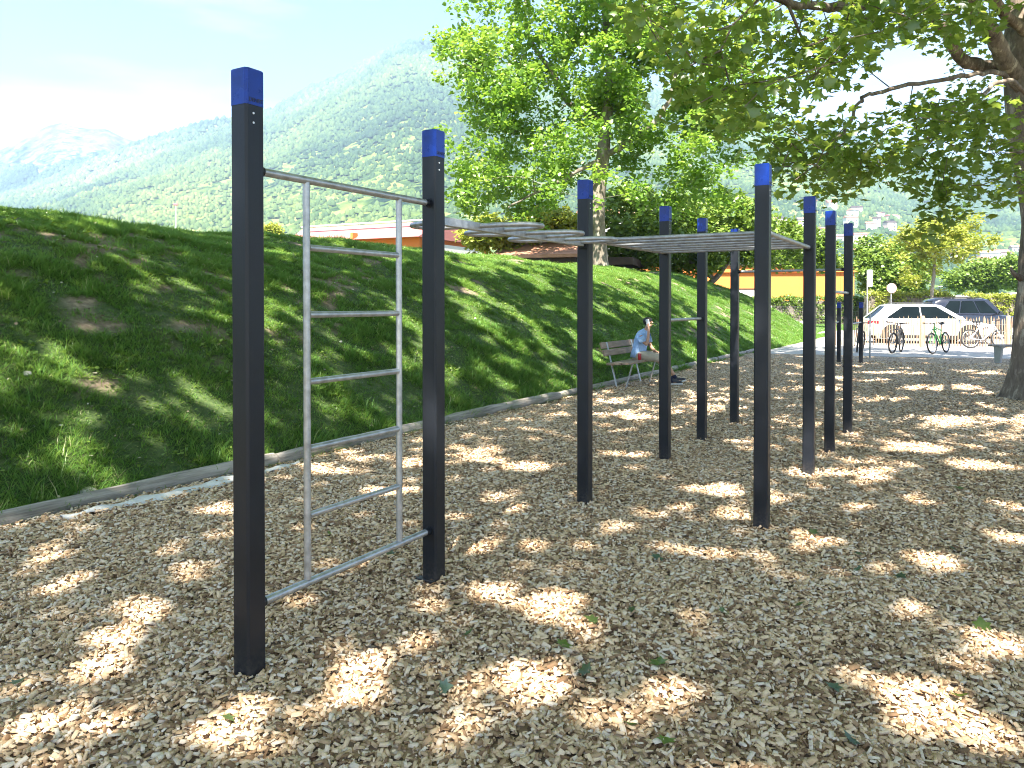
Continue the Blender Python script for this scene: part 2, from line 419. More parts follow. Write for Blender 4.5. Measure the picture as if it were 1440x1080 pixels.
# loose chips, denser near by
def scatter_chips():
    n = 900000
    d = 1.3 + rng.random(n) ** 1.25 * 22.5
    a = (rng.random(n) - .5) * R(98)
    x = d * np.sin(a); y = d * np.cos(a)
    # density wanted per square metre against the density drawn
    u = (d - 1.3) / 22.5
    drawn = n / (1.25 * u ** (.25 / 1.25) * 22.5 * d * R(98) + 1e-6)
    want = np.minimum(3700, 3700 * (4.6 / d) ** 1.75)
    keep = rng.random(n) < want / drawn
    r = x * V[0] + y * V[1]
    keep &= (r > LOG_R + .03) & (y < pave_front(x) - .05)
    x, y, d = x[keep], y[keep], d[keep]
    n = len(x)
    L = (.012 + .039 * rng.random(n) ** 1.5) * (1 + .25 * sstep(6, 16, d)); W = L * (.22 + .38 * rng.random(n)); H = .004 + .006 * rng.random(n)
    tv = np.array([(-.5, -.42, 0), (.46, -.5, 0), (.5, .4, 0), (-.44, .5, 0), (-.46, -.34, 1), (.36, -.42, .8), (.42, .34, .9), (-.38, .4, 1.1)])
    tf = [(4, 5, 6, 7), (0, 1, 5, 4), (1, 2, 6, 5), (2, 3, 7, 6), (3, 0, 4, 7)]
    rot = rots(n, np.abs(rng.normal(0, .52, n)), rng)
    z = chip_z(x, y) + rng.random(n) * .026 - .004
    v, lp, sz, k = instance(tv, tf, np.stack([x, y, z], -1), rot, np.stack([L, W, H], -1))
    rnd = np.clip(rng.random(n) * .98 + .01 + .28 * (fbm(x * .9, y * .9, 3) - .5), 0, 1)
    o = fast_mesh('wood_chips', v, lp, sz, M['chips'], {'rnd': np.repeat(rnd, k)})
    tag(o, 'loose tan wood chips covering the exercise area', 'wood chips', kind='stuff')
scatter_chips()

# grass bank
m, nt, out = newmat('bank_soil')
p = nt.nodes.new('ShaderNodeBsdfPrincipled'); p.inputs['Roughness'].default_value = .95
at_ = nt.nodes.new('ShaderNodeAttribute'); at_.attribute_name = 'bare'
n1 = tex(nt, 3.2, 6, .7); n2 = tex(nt, 14, 5, .7)
n3 = tex(nt, 38, 4, .7); g = ramp(nt, [(.32, (.026, .052, .012)), (.55, (.060, .100, .024)), (.72, (.13, .135, .06))], n3.outputs[0])
s_ = ramp(nt, [(.3, (.12, .085, .06)), (.5, (.22, .165, .115)), (.7, (.38, .30, .21))], n2.outputs[0])
mx = nt.nodes.new('ShaderNodeMix'); mx.data_type = 'RGBA'
nt.links.new(at_.outputs['Fac'], mx.inputs[0]); nt.links.new(g.outputs[0], mx.inputs[6]); nt.links.new(s_.outputs[0], mx.inputs[7])
nt.links.new(mx.outputs[2], p.inputs['Base Color'])
b = nt.nodes.new('ShaderNodeBump'); b.inputs['Distance'].default_value = .03; b.inputs['Strength'].default_value = .8
nt.links.new(n2.outputs[0], b.inputs['Height']); nt.links.new(b.outputs[0], p.inputs['Normal'])
nt.links.new(p.outputs[0], out.inputs[0]); M['bank'] = m
sv = np.concatenate([np.arange(-14, 46.01, .2)]); rv = np.concatenate([np.arange(LOG_R - .04, -14, -.16), np.arange(-14, -32, -.8)])
S_, R_ = np.meshgrid(sv, rv, indexing='ij'); X_ = S_ * U[0] + R_ * V[0]; Y_ = S_ * U[1] + R_ * V[1]
Z_ = hill_h(X_, Y_) - .05 * (hill_h(X_, Y_) <= 0)
a, b_ = S_.shape; ii = np.arange(a * b_).reshape(a, b_)
q = np.stack([ii[:-1, :-1], ii[1:, :-1], ii[1:, 1:], ii[:-1, 1:]], -1).reshape(-1, 4)
hb = fast_mesh('grass_hill', np.stack([X_, Y_, Z_], -1).reshape(-1, 3), q.ravel(), np.full(len(q), 4), M['bank'], {'bare': bare_mask(X_, Y_).ravel()}, smooth=True)
bm = bmesh.new(); bm.from_mesh(hb.data); bmesh.ops.recalc_face_normals(bm, faces=bm.faces)
if sum(f.normal.z for f in bm.faces) < 0: bmesh.ops.reverse_faces(bm, faces=bm.faces)
bm.to_mesh(hb.data); bm.free()
hb['kind'] = 'structure'
def scatter_grass():
    """tufts of splaying blades, thinning out on the bare soil"""
    nt_ = 300000
    s = -3 + rng.random(nt_) ** 1.7 * 46; r = LOG_R + .03 - rng.random(nt_) ** .9 * 8.8
    x = s * U[0] + r * V[0]; y = s * U[1] + r * V[1]
    h = hill_h(x, y); d = np.hypot(x, y)
    cl = fbm(x * 1.9, y * 1.9, 3, .6); big = fbm(x * .5 + 9, y * .5, 2)
    p = (1 - .93 * bare_mask(x, y)) * (.62 + .6 * sstep(.36, .60, cl))
    keep = (np.abs(x) < .78 * y + 2.0) & (rng.random(nt_) < p)
    x, y, d, cl, r, big = (q_[keep] for q_ in (x, y, d, cl, r, big)); nt2 = len(x)
    per = rng.integers(6, 15, nt2); ix = np.repeat(np.arange(nt2), per); n = len(ix)
    ang = rng.random(n) * 2 * np.pi; rr = rng.random(n) ** .7; Rt = (.022 + .035 * rng.random(nt2))[ix] * np.clip(d / 9, 1, 1.8)[ix]
    bx = x[ix] + np.cos(ang) * rr * Rt; by = y[ix] + np.sin(ang) * rr * Rt; bh = hill_h(bx, by)
    hs = (.046 + .082 * sstep(.38, .68, cl) * (.5 + big))[ix] * (.55 + .6 * rng.random(n)) * (1 + .55 * sstep(-6.7, -6.0, r))[ix] * np.where(rng.random(nt2) < .05, 1.7, 1)[ix]
    W = (.0042 + .0038 * rng.random(n)) * np.clip(d / 7, 1, 3.4)[ix]
    tv = np.array([(-.5, 0, 0), (.5, 0, 0), (.38, .16, .5), (-.38, .16, .5), (.05, .55, .92)])
    lean = rr * .9 + np.abs(rng.normal(0, .25, n))
    ca, sa = np.cos(ang - np.pi / 2), np.sin(ang - np.pi / 2); z0 = np.zeros(n); o1 = np.ones(n)
    Rz = np.stack([np.stack([ca, -sa, z0], -1), np.stack([sa, ca, z0], -1), np.stack([z0, z0, o1], -1)], 1)
    cx_, sx_ = np.cos(-lean), np.sin(-lean)
    Rx = np.stack([np.stack([o1, z0, z0], -1), np.stack([z0, cx_, -sx_], -1), np.stack([z0, sx_, cx_], -1)], 1)
    v, lp, sz, k = instance(tv, [(0, 1, 2, 3), (3, 2, 4)], np.stack([bx, by, bh - .008], -1), Rz @ Rx, np.stack([W, hs * .8, hs], -1))
    rnd = np.clip(rng.random(n) * .45 + .30 * rng.random(nt2)[ix] + .45 * (fbm(bx * .9 + 30, by * .9) - .3), 0, .97); rnd[rng.random(n) < .03] = 1
    o = fast_mesh('grass', v, lp, sz, M['grass'], {'rnd': np.repeat(rnd, k)})
    print('grass blades', n)
    tag(o, 'short tufted green grass growing on the bank', 'grass', kind='stuff')
scatter_grass()
def scatter_litter():
    n = 5200
    s = -1 + rng.random(n) ** 1.5 * 40; r = LOG_R - .1 - rng.random(n) * 7.5
    x = s * U[0] + r * V[0]; y = s * U[1] + r * V[1]
    tv = np.array([(-.5, -.35, 0), (.1, -.5, .1), (.5, .05, 0), (.2, .5, .12), (-.4, .35, .05)])
    L = .012 + .035 * rng.random(n) ** 2.2
    v, lp, sz, k = instance(tv, [(0, 1, 2, 3, 4)], np.stack([x, y, hill_h(x, y) + .012 + .02 * rng.random(n)], -1), rots(n, np.abs(rng.normal(.3, .3, n)), rng), L)
    o = fast_mesh('leaf_litter', v, lp, sz, attr_mat('dry_litter', [(0, (.10, .07, .045)), (.5, (.30, .23, .16)), (1, (.62, .58, .50))]), {'rnd': np.repeat(rng.random(n), k)})
    tag(o, 'dry leaf bits and pebbles strewn over the grass bank', 'leaf litter', kind='stuff')
scatter_litter()
def scatter_clover():
    n0 = 1500
    s = -1 + rng.random(n0) ** 1.5 * 26; r = LOG_R - .2 - rng.random(n0) * 6.5
    cx, cy = s * U[0] + r * V[0], s * U[1] + r * V[1]
    k = fbm(cx * .8 + 50, cy * .8, 2) > .50; cx, cy = cx[k], cy[k]
    ix = np.repeat(np.arange(len(cx)), 16); n = len(ix)
    x = cx[ix] + rng.normal(0, .07, n); y = cy[ix] + rng.normal(0, .07, n)
    a = np.arange(7) * 2 * np.pi / 7; tv = np.stack([np.cos(a) * .5, np.sin(a) * .5, .1 * np.abs(np.cos(a))], -1)
    v, lp, sz, kk = instance(tv, [tuple(range(7))], np.stack([x, y, hill_h(x, y) + .025 + .045 * rng.random(n)], -1), rots(n, np.abs(rng.normal(.35, .25, n)), rng), .016 + .026 * rng.random(n))
    o = fast_mesh('clover', v, lp, sz, M['leaf_dark'], {'rnd': np.repeat(rng.random(n), kk)})
    tag(o, 'clover and small broad leaved weeds growing among the grass', 'weeds', kind='stuff')
scatter_clover()
def scatter_lawn():
    """mown grass beyond the path and under the hedges"""
    n = 90000
    x = 6 + rng.random(n) * 24; y = 34 + rng.random(n) * 28
    lim = np.interp(y, [25, 28.6, 35.6, 45, 49, 62], [7.2, 9.6, 13.5, 18.2, 24, 30])
    keep = (x < lim - .1) & (hill_h(x, y) < .02)
    x, y = x[keep], y[keep]; n = len(x)
    tv = np.array([(-.5, 0, 0), (.5, 0, 0), (.1, .4, 1.0)])
    L = .05 + .06 * rng.random(n)
    v, lp, sz, k = instance(tv, [(0, 1, 2)], np.stack([x, y, np.full(n, -.06)], -1), rots(n, np.abs(rng.normal(.2, .3, n)), rng), np.stack([np.full(n, .025), L, L], -1))
    o = fast_mesh('grass', v, lp, sz, M['grass'], {'rnd': np.repeat(rng.random(n), k)})
    tag(o, 'sunlit mown lawn beyond the end of the bank', 'grass', kind='stuff')
scatter_lawn()

# mountains ------------------------------------------------------------------
def crest(pts, Zr):
    b = np.array([(p_[0] - 720) / F for p_ in pts]); h = np.array([EYE + (HORIZ - p_[1]) / F * Zr for p_ in pts])
    return lambda t: np.interp(t, b, h)
cM = crest([(-1500, 330), (-700, 330), (-100, 300), (60, 262), (140, 225), (210, 200), (250, 187), (300, 173), (330, 171), (380, 160), (430, 131), (480, 110), (530, 84), (560, 68), (585, 62), (620, 62), (700, 82), (800, 108), (920, 128), (1050, 158), (1130, 178), (1200, 196), (1290, 222), (1400, 232), (1520, 215), (1800, 170), (2400, 150), (3200, 220)], 2500)
cL = crest([(-1600, 280), (-700, 260), (-150, 235), (0, 213), (40, 192), (70, 178), (90, 174), (112, 181), (150, 182), (185, 198), (215, 204), (260, 214), (400, 240), (700, 300), (1600, 320)], 2900)
def mountain_h(x, y, cf, Zr, Z0, rough):
    b = x / np.maximum(y, 1)
    cr = cf(b)
    t = np.clip((y - Z0) / (Zr - Z0), 0, 1.6)
    rp_ = np.where(t < 1, t ** 1.18, np.maximum(0, 1 - (t - 1) * 1.4))
    sp_ = fbm(x / 420 + 5, y / 620, 4, .5) - .5
    spur = np.abs(fbm(x / 300 + 31, y / 900 + 3, 3, .5) - .5) * 2
    env = np.clip(t, 0, 1) * (1 - np.clip(t, 0, 1) ** 6)
    return cr * rp_ + rough * (sp_ * 1.2 + (spur - .3) * .8) * env
def mountain(name, cf, Zr, Z0, Z1, x0, x1, step, rough, mat):
    xs = np.arange(x0, x1, step); ys = np.arange(Z0, Z1, step * 1.2)
    X, Y = np.meshgrid(xs, ys, indexing='ij')
    H = mountain_h(X, Y, cf, Zr, Z0, rough) + (fbm(X / 26, Y / 26, 2) - .5) * 13 * np.clip((Y - Z0) / 300, 0, 1)
    H = np.where(Y <= Z0 + 1, -8, H)
    a, b = X.shape; ii = np.arange(a * b).reshape(a, b)
    q = np.stack([ii[:-1, :-1], ii[1:, :-1], ii[1:, 1:], ii[:-1, 1:]], -1).reshape(-1, 4)
    o = fast_mesh(name, np.stack([X, Y, H], -1).reshape(-1, 3), q.ravel(), np.full(len(q), 4), mat, smooth=True)
    o['kind'] = 'structure'; return o
def forest_mat(name, rocky):
    m, nt, out = newmat(name)
    p = nt.nodes.new('ShaderNodeBsdfPrincipled'); p.inputs['Roughness'].default_value = .95; p.inputs['Specular IOR Level'].default_value = .1
    big = tex(nt, .0035, 5, .6); mid = tex(nt, .022, 4, .7)
    tc = nt.nodes.new('ShaderNodeTexCoord')
    vo = nt.nodes.new('ShaderNodeTexVoronoi'); vo.inputs['Scale'].default_value = .075; nt.links.new(tc.outputs['Object'], vo.inputs['Vector'])
    sp = nt.nodes.new('ShaderNodeSeparateColor'); nt.links.new(vo.outputs['Color'], sp.inputs[0])
    ad = nt.nodes.new('ShaderNodeMath'); ad.operation = 'ADD'; nt.links.new(big.outputs[0], ad.inputs[0]); nt.links.new(mid.outputs[0], ad.inputs[1])
    a2 = nt.nodes.new('ShaderNodeMath'); a2.operation = 'MULTIPLY_ADD'; a2.inputs[1].default_value = .42; nt.links.new(sp.outputs[0], a2.inputs[0]); nt.links.new(ad.outputs[0], a2.inputs[2])
    rp = ramp(nt, [(.92 / 2, (.008, .022, .010)), (1.12 / 2, (.045, .085, .020)), (1.32 / 2, (.12, .165, .040)), (1.5 / 2, (.22, .25, .075))])
    hv = nt.nodes.new('ShaderNodeMath'); hv.operation = 'MULTIPLY'; hv.inputs[1].default_value = .5
    nt.links.new(a2.outputs[0], hv.inputs[0]); nt.links.new(hv.outputs[0], rp.inputs[0])
    col = rp.outputs[0]
    if rocky:
        rn = tex(nt, .006, 6, .7); gm = nt.nodes.new('ShaderNodeNewGeometry'); sx = nt.nodes.new('ShaderNodeSeparateXYZ')
        nt.links.new(gm.outputs['Position'], sx.inputs[0])
        mr = nt.nodes.new('ShaderNodeMapRange'); mr.inputs[1].default_value = rocky[0]; mr.inputs[2].default_value = rocky[1]
        nt.links.new(sx.outputs[2], mr.inputs[0])
        m3 = nt.nodes.new('ShaderNodeMath'); m3.operation = 'MULTIPLY'; nt.links.new(mr.outputs[0], m3.inputs[0]); nt.links.new(rn.outputs[0], m3.inputs[1])
        r3 = ramp(nt, [(.36, (0, 0, 0)), (.50, (1, 1, 1))], m3.outputs[0])
        rk = ramp(nt, [(.38, (.07, .06, .06)), (.5, (.11, .085, .07)), (.65, (.22, .165, .135))], mid.outputs[0])
        mx = nt.nodes.new('ShaderNodeMix'); mx.data_type = 'RGBA'
        nt.links.new(r3.outputs[0], mx.inputs[0]); nt.links.new(col, mx.inputs[6]); nt.links.new(rk.outputs[0], mx.inputs[7]); col = mx.outputs[2]
    nt.links.new(col, p.inputs['Base Color'])
    b = nt.nodes.new('ShaderNodeBump'); b.inputs['Distance'].default_value = 14; b.inputs['Strength'].default_value = 1
    iv = nt.nodes.new('ShaderNodeMath'); iv.operation = 'MULTIPLY_ADD'; iv.inputs[1].default_value = -.08; iv.inputs[2].default_value = 1
    nt.links.new(vo.outputs['Distance'], iv.inputs[0]); nt.links.new(iv.outputs[0], b.inputs['Height'])
    nt.links.new(b.outputs[0], p.inputs['Normal']); nt.links.new(p.outputs[0], out.inputs[0])
    return m
mountain('wooded_mountain', cM, 2500, 420, 3300, -3300, 4200, 17, 105, forest_mat('forest', None))
mountain('rocky_mountain', cL, 2900, 1700, 3600, -4400, 1700, 20, 130, forest_mat('rocky_forest', (360, 600)))

def forest(name, label, cf, Zr, Z0, rough, n, b0, b1, y0, y1, zmax, seed):
    """far wood of single rounded crowns that reads as one mass"""
    rg = np.random.default_rng(seed)
    y = np.sqrt(y0 ** 2 + rg.random(n) * (y1 ** 2 - y0 ** 2)); b = b0 + rg.random(n) * (b1 - b0); x = b * y
    z = mountain_h(x, y, cf, Zr, Z0, rough) + (fbm(x / 26, y / 26, 2) - .5) * 13 * np.clip((y - Z0) / 300, 0, 1)
    g = fbm(x / 130 + 3, y / 170, 3)
    k = (rg.random(n) < sstep(.30, .46, g) + .25) & (z < zmax + 60 * (g - .5) * 4)
    x, y, z, g = x[k], y[k], z[k], g[k]; n = len(x)
    a = np.arange(5) * 2 * np.pi / 5
    tv = np.concatenate([[(0, 0, -.2)], np.stack([np.cos(a) * .5, np.sin(a) * .5, np.full(5, .25)], -1), np.stack([np.cos(a + .6) * .40, np.sin(a + .6) * .40, np.full(5, .68)], -1), [(0, 0, 1.)]])
    tf = [(1 + i, 1 + (i + 1) % 5, 6 + i) for i in range(5)] + [(6 + i, 1 + (i + 1) % 5, 6 + (i + 1) % 5) for i in range(5)] + [(6 + i, 6 + (i + 1) % 5, 11) for i in range(5)]
    w_ = (6 + 8 * rg.random(n) ** 1.5) * np.clip(y / 1900, .55, 1.25); h_ = w_ * (.75 + .7 * rg.random(n))
    v, lp, sz, kk = instance(tv, tf, np.stack([x, y, z - 2], -1), rots(n, np.abs(rg.normal(0, .12, n)), rg), np.stack([w_, w_, h_], -1))
    rnd = np.clip(.34 * rg.random(n) + 1.25 * (fbm(x / 260, y / 330, 4) - .30) + .08, 0, 1)
    o = fast_mesh(name, v, lp, sz, M['far_forest'], {'rnd': np.repeat(rnd, kk)}, smooth=True)
    tag(o, label, 'forest', kind='stuff')
M['far_forest'] = attr_mat('far_forest_crown', [(0, (.014, .038, .016)), (.35, (.035, .075, .022)), (.7, (.085, .135, .035)), (1, (.17, .21, .06))])
forest('forest', 'hazy mixed woodland covering the main mountain', cM, 2500, 420, 105, 105000, -.74, .78, 520, 2540, 900, 5)
forest('forest', 'pale woodland below the rocky peak at far left', cL, 2900, 1700, 130, 26000, -.75, -.38, 1900, 2920, 430, 6)
# haze -------------------------------------------------------------------------
hz = MB().box((0, 2300, 434), (13000, 4800, 872)).build('haze', newmat('haze_air')[0])
hm, nt, out = newmat('valley_haze')
pv = nt.nodes.new('ShaderNodeVolumePrincipled'); pv.inputs['Density'].default_value = HAZE_D; pv.inputs['Color'].default_value = (.50, .70, 1, 1); pv.inputs['Anisotropy'].default_value = .0
nt.links.new(pv.outputs[0], out.inputs['Volume']); hz.data.materials[0] = hm; hz['kind'] = 'stuff'
tag(hz, 'pale blue haze lying in the valley before the mountains', 'haze')

# sky ----------------------------------------------------------------------------
wd = bpy.data.worlds.new('World'); SC.world = wd; wd.use_nodes = True
nt = wd.node_tree; nt.nodes.clear()
wo = nt.nodes.new('ShaderNodeOutputWorld'); bg = nt.nodes.new('ShaderNodeBackground'); bg.inputs[1].default_value = SKY_S
sk = nt.nodes.new('ShaderNodeTexSky'); sk.sky_type = 'NISHITA'; sk.sun_disc = False; sk.sun_elevation = SUN_EL; sk.sun_rotation = SUN_AZ
sk.air_density = 1.0; sk.dust_density = 1.1; sk.ozone_density = 3.0; sk.altitude = 300
tc = nt.nodes.new('ShaderNodeTexCoord'); mp = nt.nodes.new('ShaderNodeMapping'); mp.inputs['Scale'].default_value = (1.0, 1.0, 4.5)
nz = nt.nodes.new('ShaderNodeTexNoise'); nz.inputs['Scale'].default_value = 2.6; nz.inputs['Detail'].default_value = 7; nz.inputs['Roughness'].default_value = .55
nt.links.new(tc.outputs['Generated'], mp.inputs[0]); nt.links.new(mp.outputs[0], nz.inputs['Vector'])
cr = ramp(nt, [(.44, (0, 0, 0)), (.76, (.30, .30, .30))], nz.outputs[0])
mx = nt.nodes.new('ShaderNodeMix'); mx.data_type = 'RGBA'; mx.inputs[7].default_value = (9.5, 10.2, 10.8, 1)
nt.links.new(cr.outputs[0], mx.inputs[0]); nt.links.new(sk.outputs[0], mx.inputs[6]); nt.links.new(mx.outputs[2], bg.inputs[0]); nt.links.new(bg.outputs[0], wo.inputs[0])
sl = bpy.data.lights.new('sun', 'SUN'); sl.energy = SUN_S; sl.angle = R(.53); sl.color = (1, .93, .82)
so = bpy.data.objects.new('sun', sl); COL.objects.link(so); so.rotation_euler = Vector(SUN).to_track_quat('Z', 'Y').to_euler(); so.location = (0, -20, 60)

# camera ---------------------------------------------------------------------------
cd = bpy.data.cameras.new('camera'); cam = bpy.data.objects.new('camera', cd); COL.objects.link(cam)
cam.location = (0, 0, EYE); PITCH = R(.75); cam.rotation_euler = (R(90) - PITCH, 0, 0)
cd.sensor_width = 36; cd.lens = F / 1440 * 36; cd.shift_y = -(540 - HORIZ - F * math.tan(PITCH)) / 1440
cd.clip_start = .05; cd.clip_end = 20000; SC.camera = cam
SC.view_settings.view_transform = 'Standard'; SC.view_settings.look = 'None'; SC.view_settings.gamma = 1
SC.view_settings.exposure = EXPO
try: SC.view_settings.use_curve_mapping = False
except Exception: pass
cy = SC.cycles
cy.max_bounces = 7; cy.diffuse_bounces = 4; cy.glossy_bounces = 3; cy.transmission_bounces = 6; cy.volume_bounces = 0; cy.transparent_max_bounces = 8
cy.caustics_reflective = False; cy.caustics_refractive = False; cy.sample_clamp_indirect = 6
cy.use_denoising = True
cy.filter_width = 1.05
SC.render.use_persistent_data = False
# =================================================================== CLIMBING RIG
# local axes: x = V (to the right), y = U (away), so it stands turned by -30.5 degrees
RZ = -TH
def shared(name, src, parent, loc=(0, 0, 0)):
    o = src.copy(); o.name = name; COL.objects.link(o); o.parent = parent; o.location = loc; return o
def square_ring(h, c, z):
    return [(-h + c, -h, z), (h - c, -h, z), (h, -h + c, z), (h, h - c, z), (h - c, h, z), (-h + c, h, z), (-h, h - c, z), (-h, -h + c, z)]
def make_post(root, H, loc, hw=.05, cap=.155, mesh=None, text=True):
    """post part with cap (> lettering) and two screws as its sub-parts"""
    if mesh is None:
        p = MB().loft([square_ring(hw, .010, -.25), square_ring(hw, .010, H - cap)]).build('post', M['post'], root, smooth=30)
        p.location = loc
        c = MB().loft([square_ring(hw + .0015, .011, H - cap), square_ring(hw + .0015, .011, H - .006), square_ring(hw - .004, .011, H)]).build('cap', M['cap'], p, smooth=30)
        for dz in (.035, .075): MB().tube([(hw, -.012, H - cap - dz), (hw + .003, -.012, H - cap - dz)], .0048, 10).build('screw', M['screw'], p, smooth=40)
        if text:
            cu = bpy.data.curves.new('lettering', 'FONT'); cu.body = 'DENFIT'; cu.size = .0225; cu.align_x = 'CENTER'; cu.extrude = .0006; cu.offset = .0007; cu.space_character = 1.02
            to = bpy.data.objects.new('tmp_text', cu); COL.objects.link(to)
            dg = bpy.context.evaluated_depsgraph_get(); me = bpy.data.meshes.new_from_object(to.evaluated_get(dg))
            bpy.data.objects.remove(to)
            me.materials.clear(); me.materials.append(M['capdark'])
            l = bpy.data.objects.new('lettering', me); COL.objects.link(l); l.parent = p
            l.rotation_euler = (R(90), 0, R(90)); l.location = (hw + .0022, .002, H - cap + .014)
        return p
    p = shared('post', mesh, root, loc)
    for ch in mesh.children: shared(ch.name.split('.')[0], ch, p, ch.location)
    return p
def bar(mb, a, b, r, n=14): mb.tube([a, b], r, n)
def bar_part(root, a, b, r=.0170, name='pull_up_bar', mat='steel', flat=False):
    """tube between two post faces with a black collar at each end"""
    a = Vector(a); b = Vector(b); d = (b - a).normalized()
    o = MB().tube([a + d * .02, b - d * .02], r, 16).build(name, M[mat], root, smooth=50)
    for p_, s in ((a, 1), (b, -1)):
        cmb = MB()
        cmb.tube([p_, p_ + d * s * .030], r + .0035, 16)
        cmb.tube([p_ - d * s * .0005, p_ + d * s * .006], r + .010, 16)
        cmb.build('collar', M['post'], root if flat else o, smooth=40)
    return o
A0 = (-1.132, 3.30)
rig = thing('calisthenics_rig', 'tall climbing rig of square black posts with blue caps, steel ladders and bars', 'exercise rig', (A0[0], A0[1], 0), RZ)
SY = dict(A=0, B=1.335, C=3.395, D=5.33, E=6.62, F=8.10)
RW = 1.40
HP = 2.60
hts = {}
pA = make_post(rig, HP, (0, 0, 0))
for k in 'BCDEF': make_post(rig, HP, (0, SY[k], 0), mesh=pA)
for k in 'CDEF': make_post(rig, HP, (RW, SY[k], 0), mesh=pA)
hw = .05
# wall ladder between the first two posts
ya, yb = SY['A'] + hw, SY['B'] - hw
lad = thing('wall_ladder', None, None); lad.parent = rig
top = bar_part(lad, (0, ya, 2.18), (0, yb, 2.18), .0185, 'ladder_bar', flat=True)
bot = bar_part(lad, (0, ya, .295), (0, yb, .295), .0185, 'ladder_bar', flat=True)
for t in (.34, 1.02):
    MB().tube([(0, t, .31), (0, t, 2.168)], .0170, 16).build('upright_tube', M['steel'], lad, smooth=50)
for z in (1.866, 1.552, 1.238, .924, .610):
    MB().tube([(0, .352, z), (0, 1.008, z)], .0152, 14).build('rung', M['steel'], lad, smooth=50)
# snake beam with loops to alternate sides
ya, yb = SY['B'] + hw, SY['C'] - hw
zb = 2.088
sn = MB().box((0, (ya + yb) / 2, zb), (.04, yb - ya - .02, .052)).build('loop_beam', M['steel'], rig, bevel=.004)
for y_, s in ((ya, 1), (yb, -1)): MB().box((0, y_ + s * .006, zb), (.075, .012, .085)).build('end_plate', M['post'], sn, bevel=.002)
def loop(side, t0, t1, zc):
    pts = []
    for i in range(19):
        a = math.pi * i / 18
        ex = .345 * math.sin(a) ** .72; yy = (t0 + t1) / 2 - (t1 - t0) / 2 * math.copysign(abs(math.cos(a)) ** .8, math.cos(a))
        pts.append((side * (.018 + ex), yy, zc))
    MB().tube(pts, .0160, 12).build('grip_loop', M['steel'], sn, smooth=60)
B_ = SY['B']
for a_, b_ in ((.474, .765), (1.063, 1.36), (1.66, 1.96)): loop(1, B_ + a_, B_ + b_, zb + .006)
for a_, b_ in ((.16, .465), (.775, 1.053), (1.37, 1.65)): loop(-1, B_ + a_, B_ + b_, zb + .006)
# overhead ladder between four posts
zo = 2.125
yc, yd = SY['C'] + hw, SY['D'] - hw
oh = thing('overhead_ladder', None, None); oh.parent = rig
for x_ in (0, RW): bar_part(oh, (x_, yc, zo), (x_, yd, zo), .0185, 'side_rail', flat=True)
for i in range(7):
    y_ = yc + .085 + (yd - yc - .17) * i / 6
    MB().tube([(.012, y_, zo), (RW - .012, y_, zo)], .0165, 14).build('rung', M['steel_dull'], oh, smooth=50)
bar_part(rig, (0, SY['D'] + hw, 1.432), (0, SY['E'] - hw, 1.432))
bar_part(rig, (RW, SY['E'] + hw, 1.735), (RW, SY['F'] - hw, 1.735))
bar_part(rig, (0 + hw, SY['F'], 2.03), (RW - hw, SY['F'], 2.03), .0170, 'pull_up_bar', 'steel_dull')  # duller copy of the steel puts this bar's shade into its colour
# little heaps of chips are part of the ground; base feet of two posts show
for (x_, y_) in ((0, SY['B']), (0, SY['E'])):
    MB().box((-.02, y_ - .055, .012), (.13, .05, .02)).build('foot_plate', M['post'], rig, bevel=.004)

# parallel dip bars beyond: four short posts, two rails
dip = thing('dip_bars', 'low parallel bars on four short black posts with blue caps at the far chip edge', 'dip bars', (9.02, 21.2, 0), RZ)
pd = make_post(dip, 1.64, (0, 0, 0), text=False)
for l in ((.56, 0, 0), (0, -1.75, 0), (.56, -2.25, 0)): make_post(dip, 1.64, l, mesh=pd)
bar_part(dip, (0, -1.70, 1.10), (0, -.05, 1.10), .018, 'rail'); bar_part(dip, (.56, -2.2, 1.10), (.56, -.05, 1.10), .018, 'rail')
tp = MB().tube([(0, 0, -.2), (0, 0, 1.29)], .024, 12).sphere((0, 0, 1.29), .025, 10, 6).build('metal_bollard', M['steel_dull'], smooth=50); tp.location = (10.53, 22.6, 0)
tag(tp, 'thin bare metal pole at the edge of the chips beside the dip bars', 'pole')

# =================================================================== LOG EDGING
rg = random.Random(3)
sN = -4.2
seen = ['lowest log, running out of the left edge of the frame', 'log with a knotted end beside the white fabric strip', 'log seen behind the foot of the wall ladder', 'log seen just past the second tall post', 'log running up to the near foot of the bench', 'log lying behind the bench and the seated person', 'log past the seated person, behind the second row of posts', 'log near the far end of the grass bank', 'farthest log, meeting the paved path']
k = 0
while sN < 26.6:
    Ln = 3.1 + rg.uniform(-.15, .5); r0 = .068 + rg.uniform(-.010, .010)
    pts = []; rs = []
    for i in range(15):
        t = i / 14
        y_ = sN + Ln * t; dx = .02 * math.sin(t * 3 + k) + rg.uniform(-.004, .004)
        xx = LOG_R + dx + .09 * sstep(10, 20, y_) * -1
        pts.append((float(xx * V[0] + y_ * U[0]), float(xx * V[1] + y_ * U[1]), .042 + rg.uniform(-.004, .004)))
        rs.append(r0 * (1 + rg.uniform(-.04, .04)) * (.86 if i in (0, 14) else 1))
    c0 = Vector(pts[0]); loc = [(p_[0] - c0.x, p_[1] - c0.y, p_[2]) for p_ in pts]
    # model along local +Y so the grain runs with the log
    rot = Matrix.Rotation(TH, 3, 'Z'); loc = [tuple(rot @ Vector(p_)) for p_ in loc]
    o = MB().tube(loc, rs, 16).build('edging_log', M['logwood'], smooth=60); o.location = (c0.x, c0.y, 0); o.rotation_euler = (0, 0, -TH)
    lab = 'weathered grey edging log out of view on the near side' if k < 2 else 'weathered grey edging ' + seen[min(k - 2, len(seen) - 1)]
    tag(o, lab, 'log', 'logs edging the wood chips')
    sN += Ln + .012; k += 1
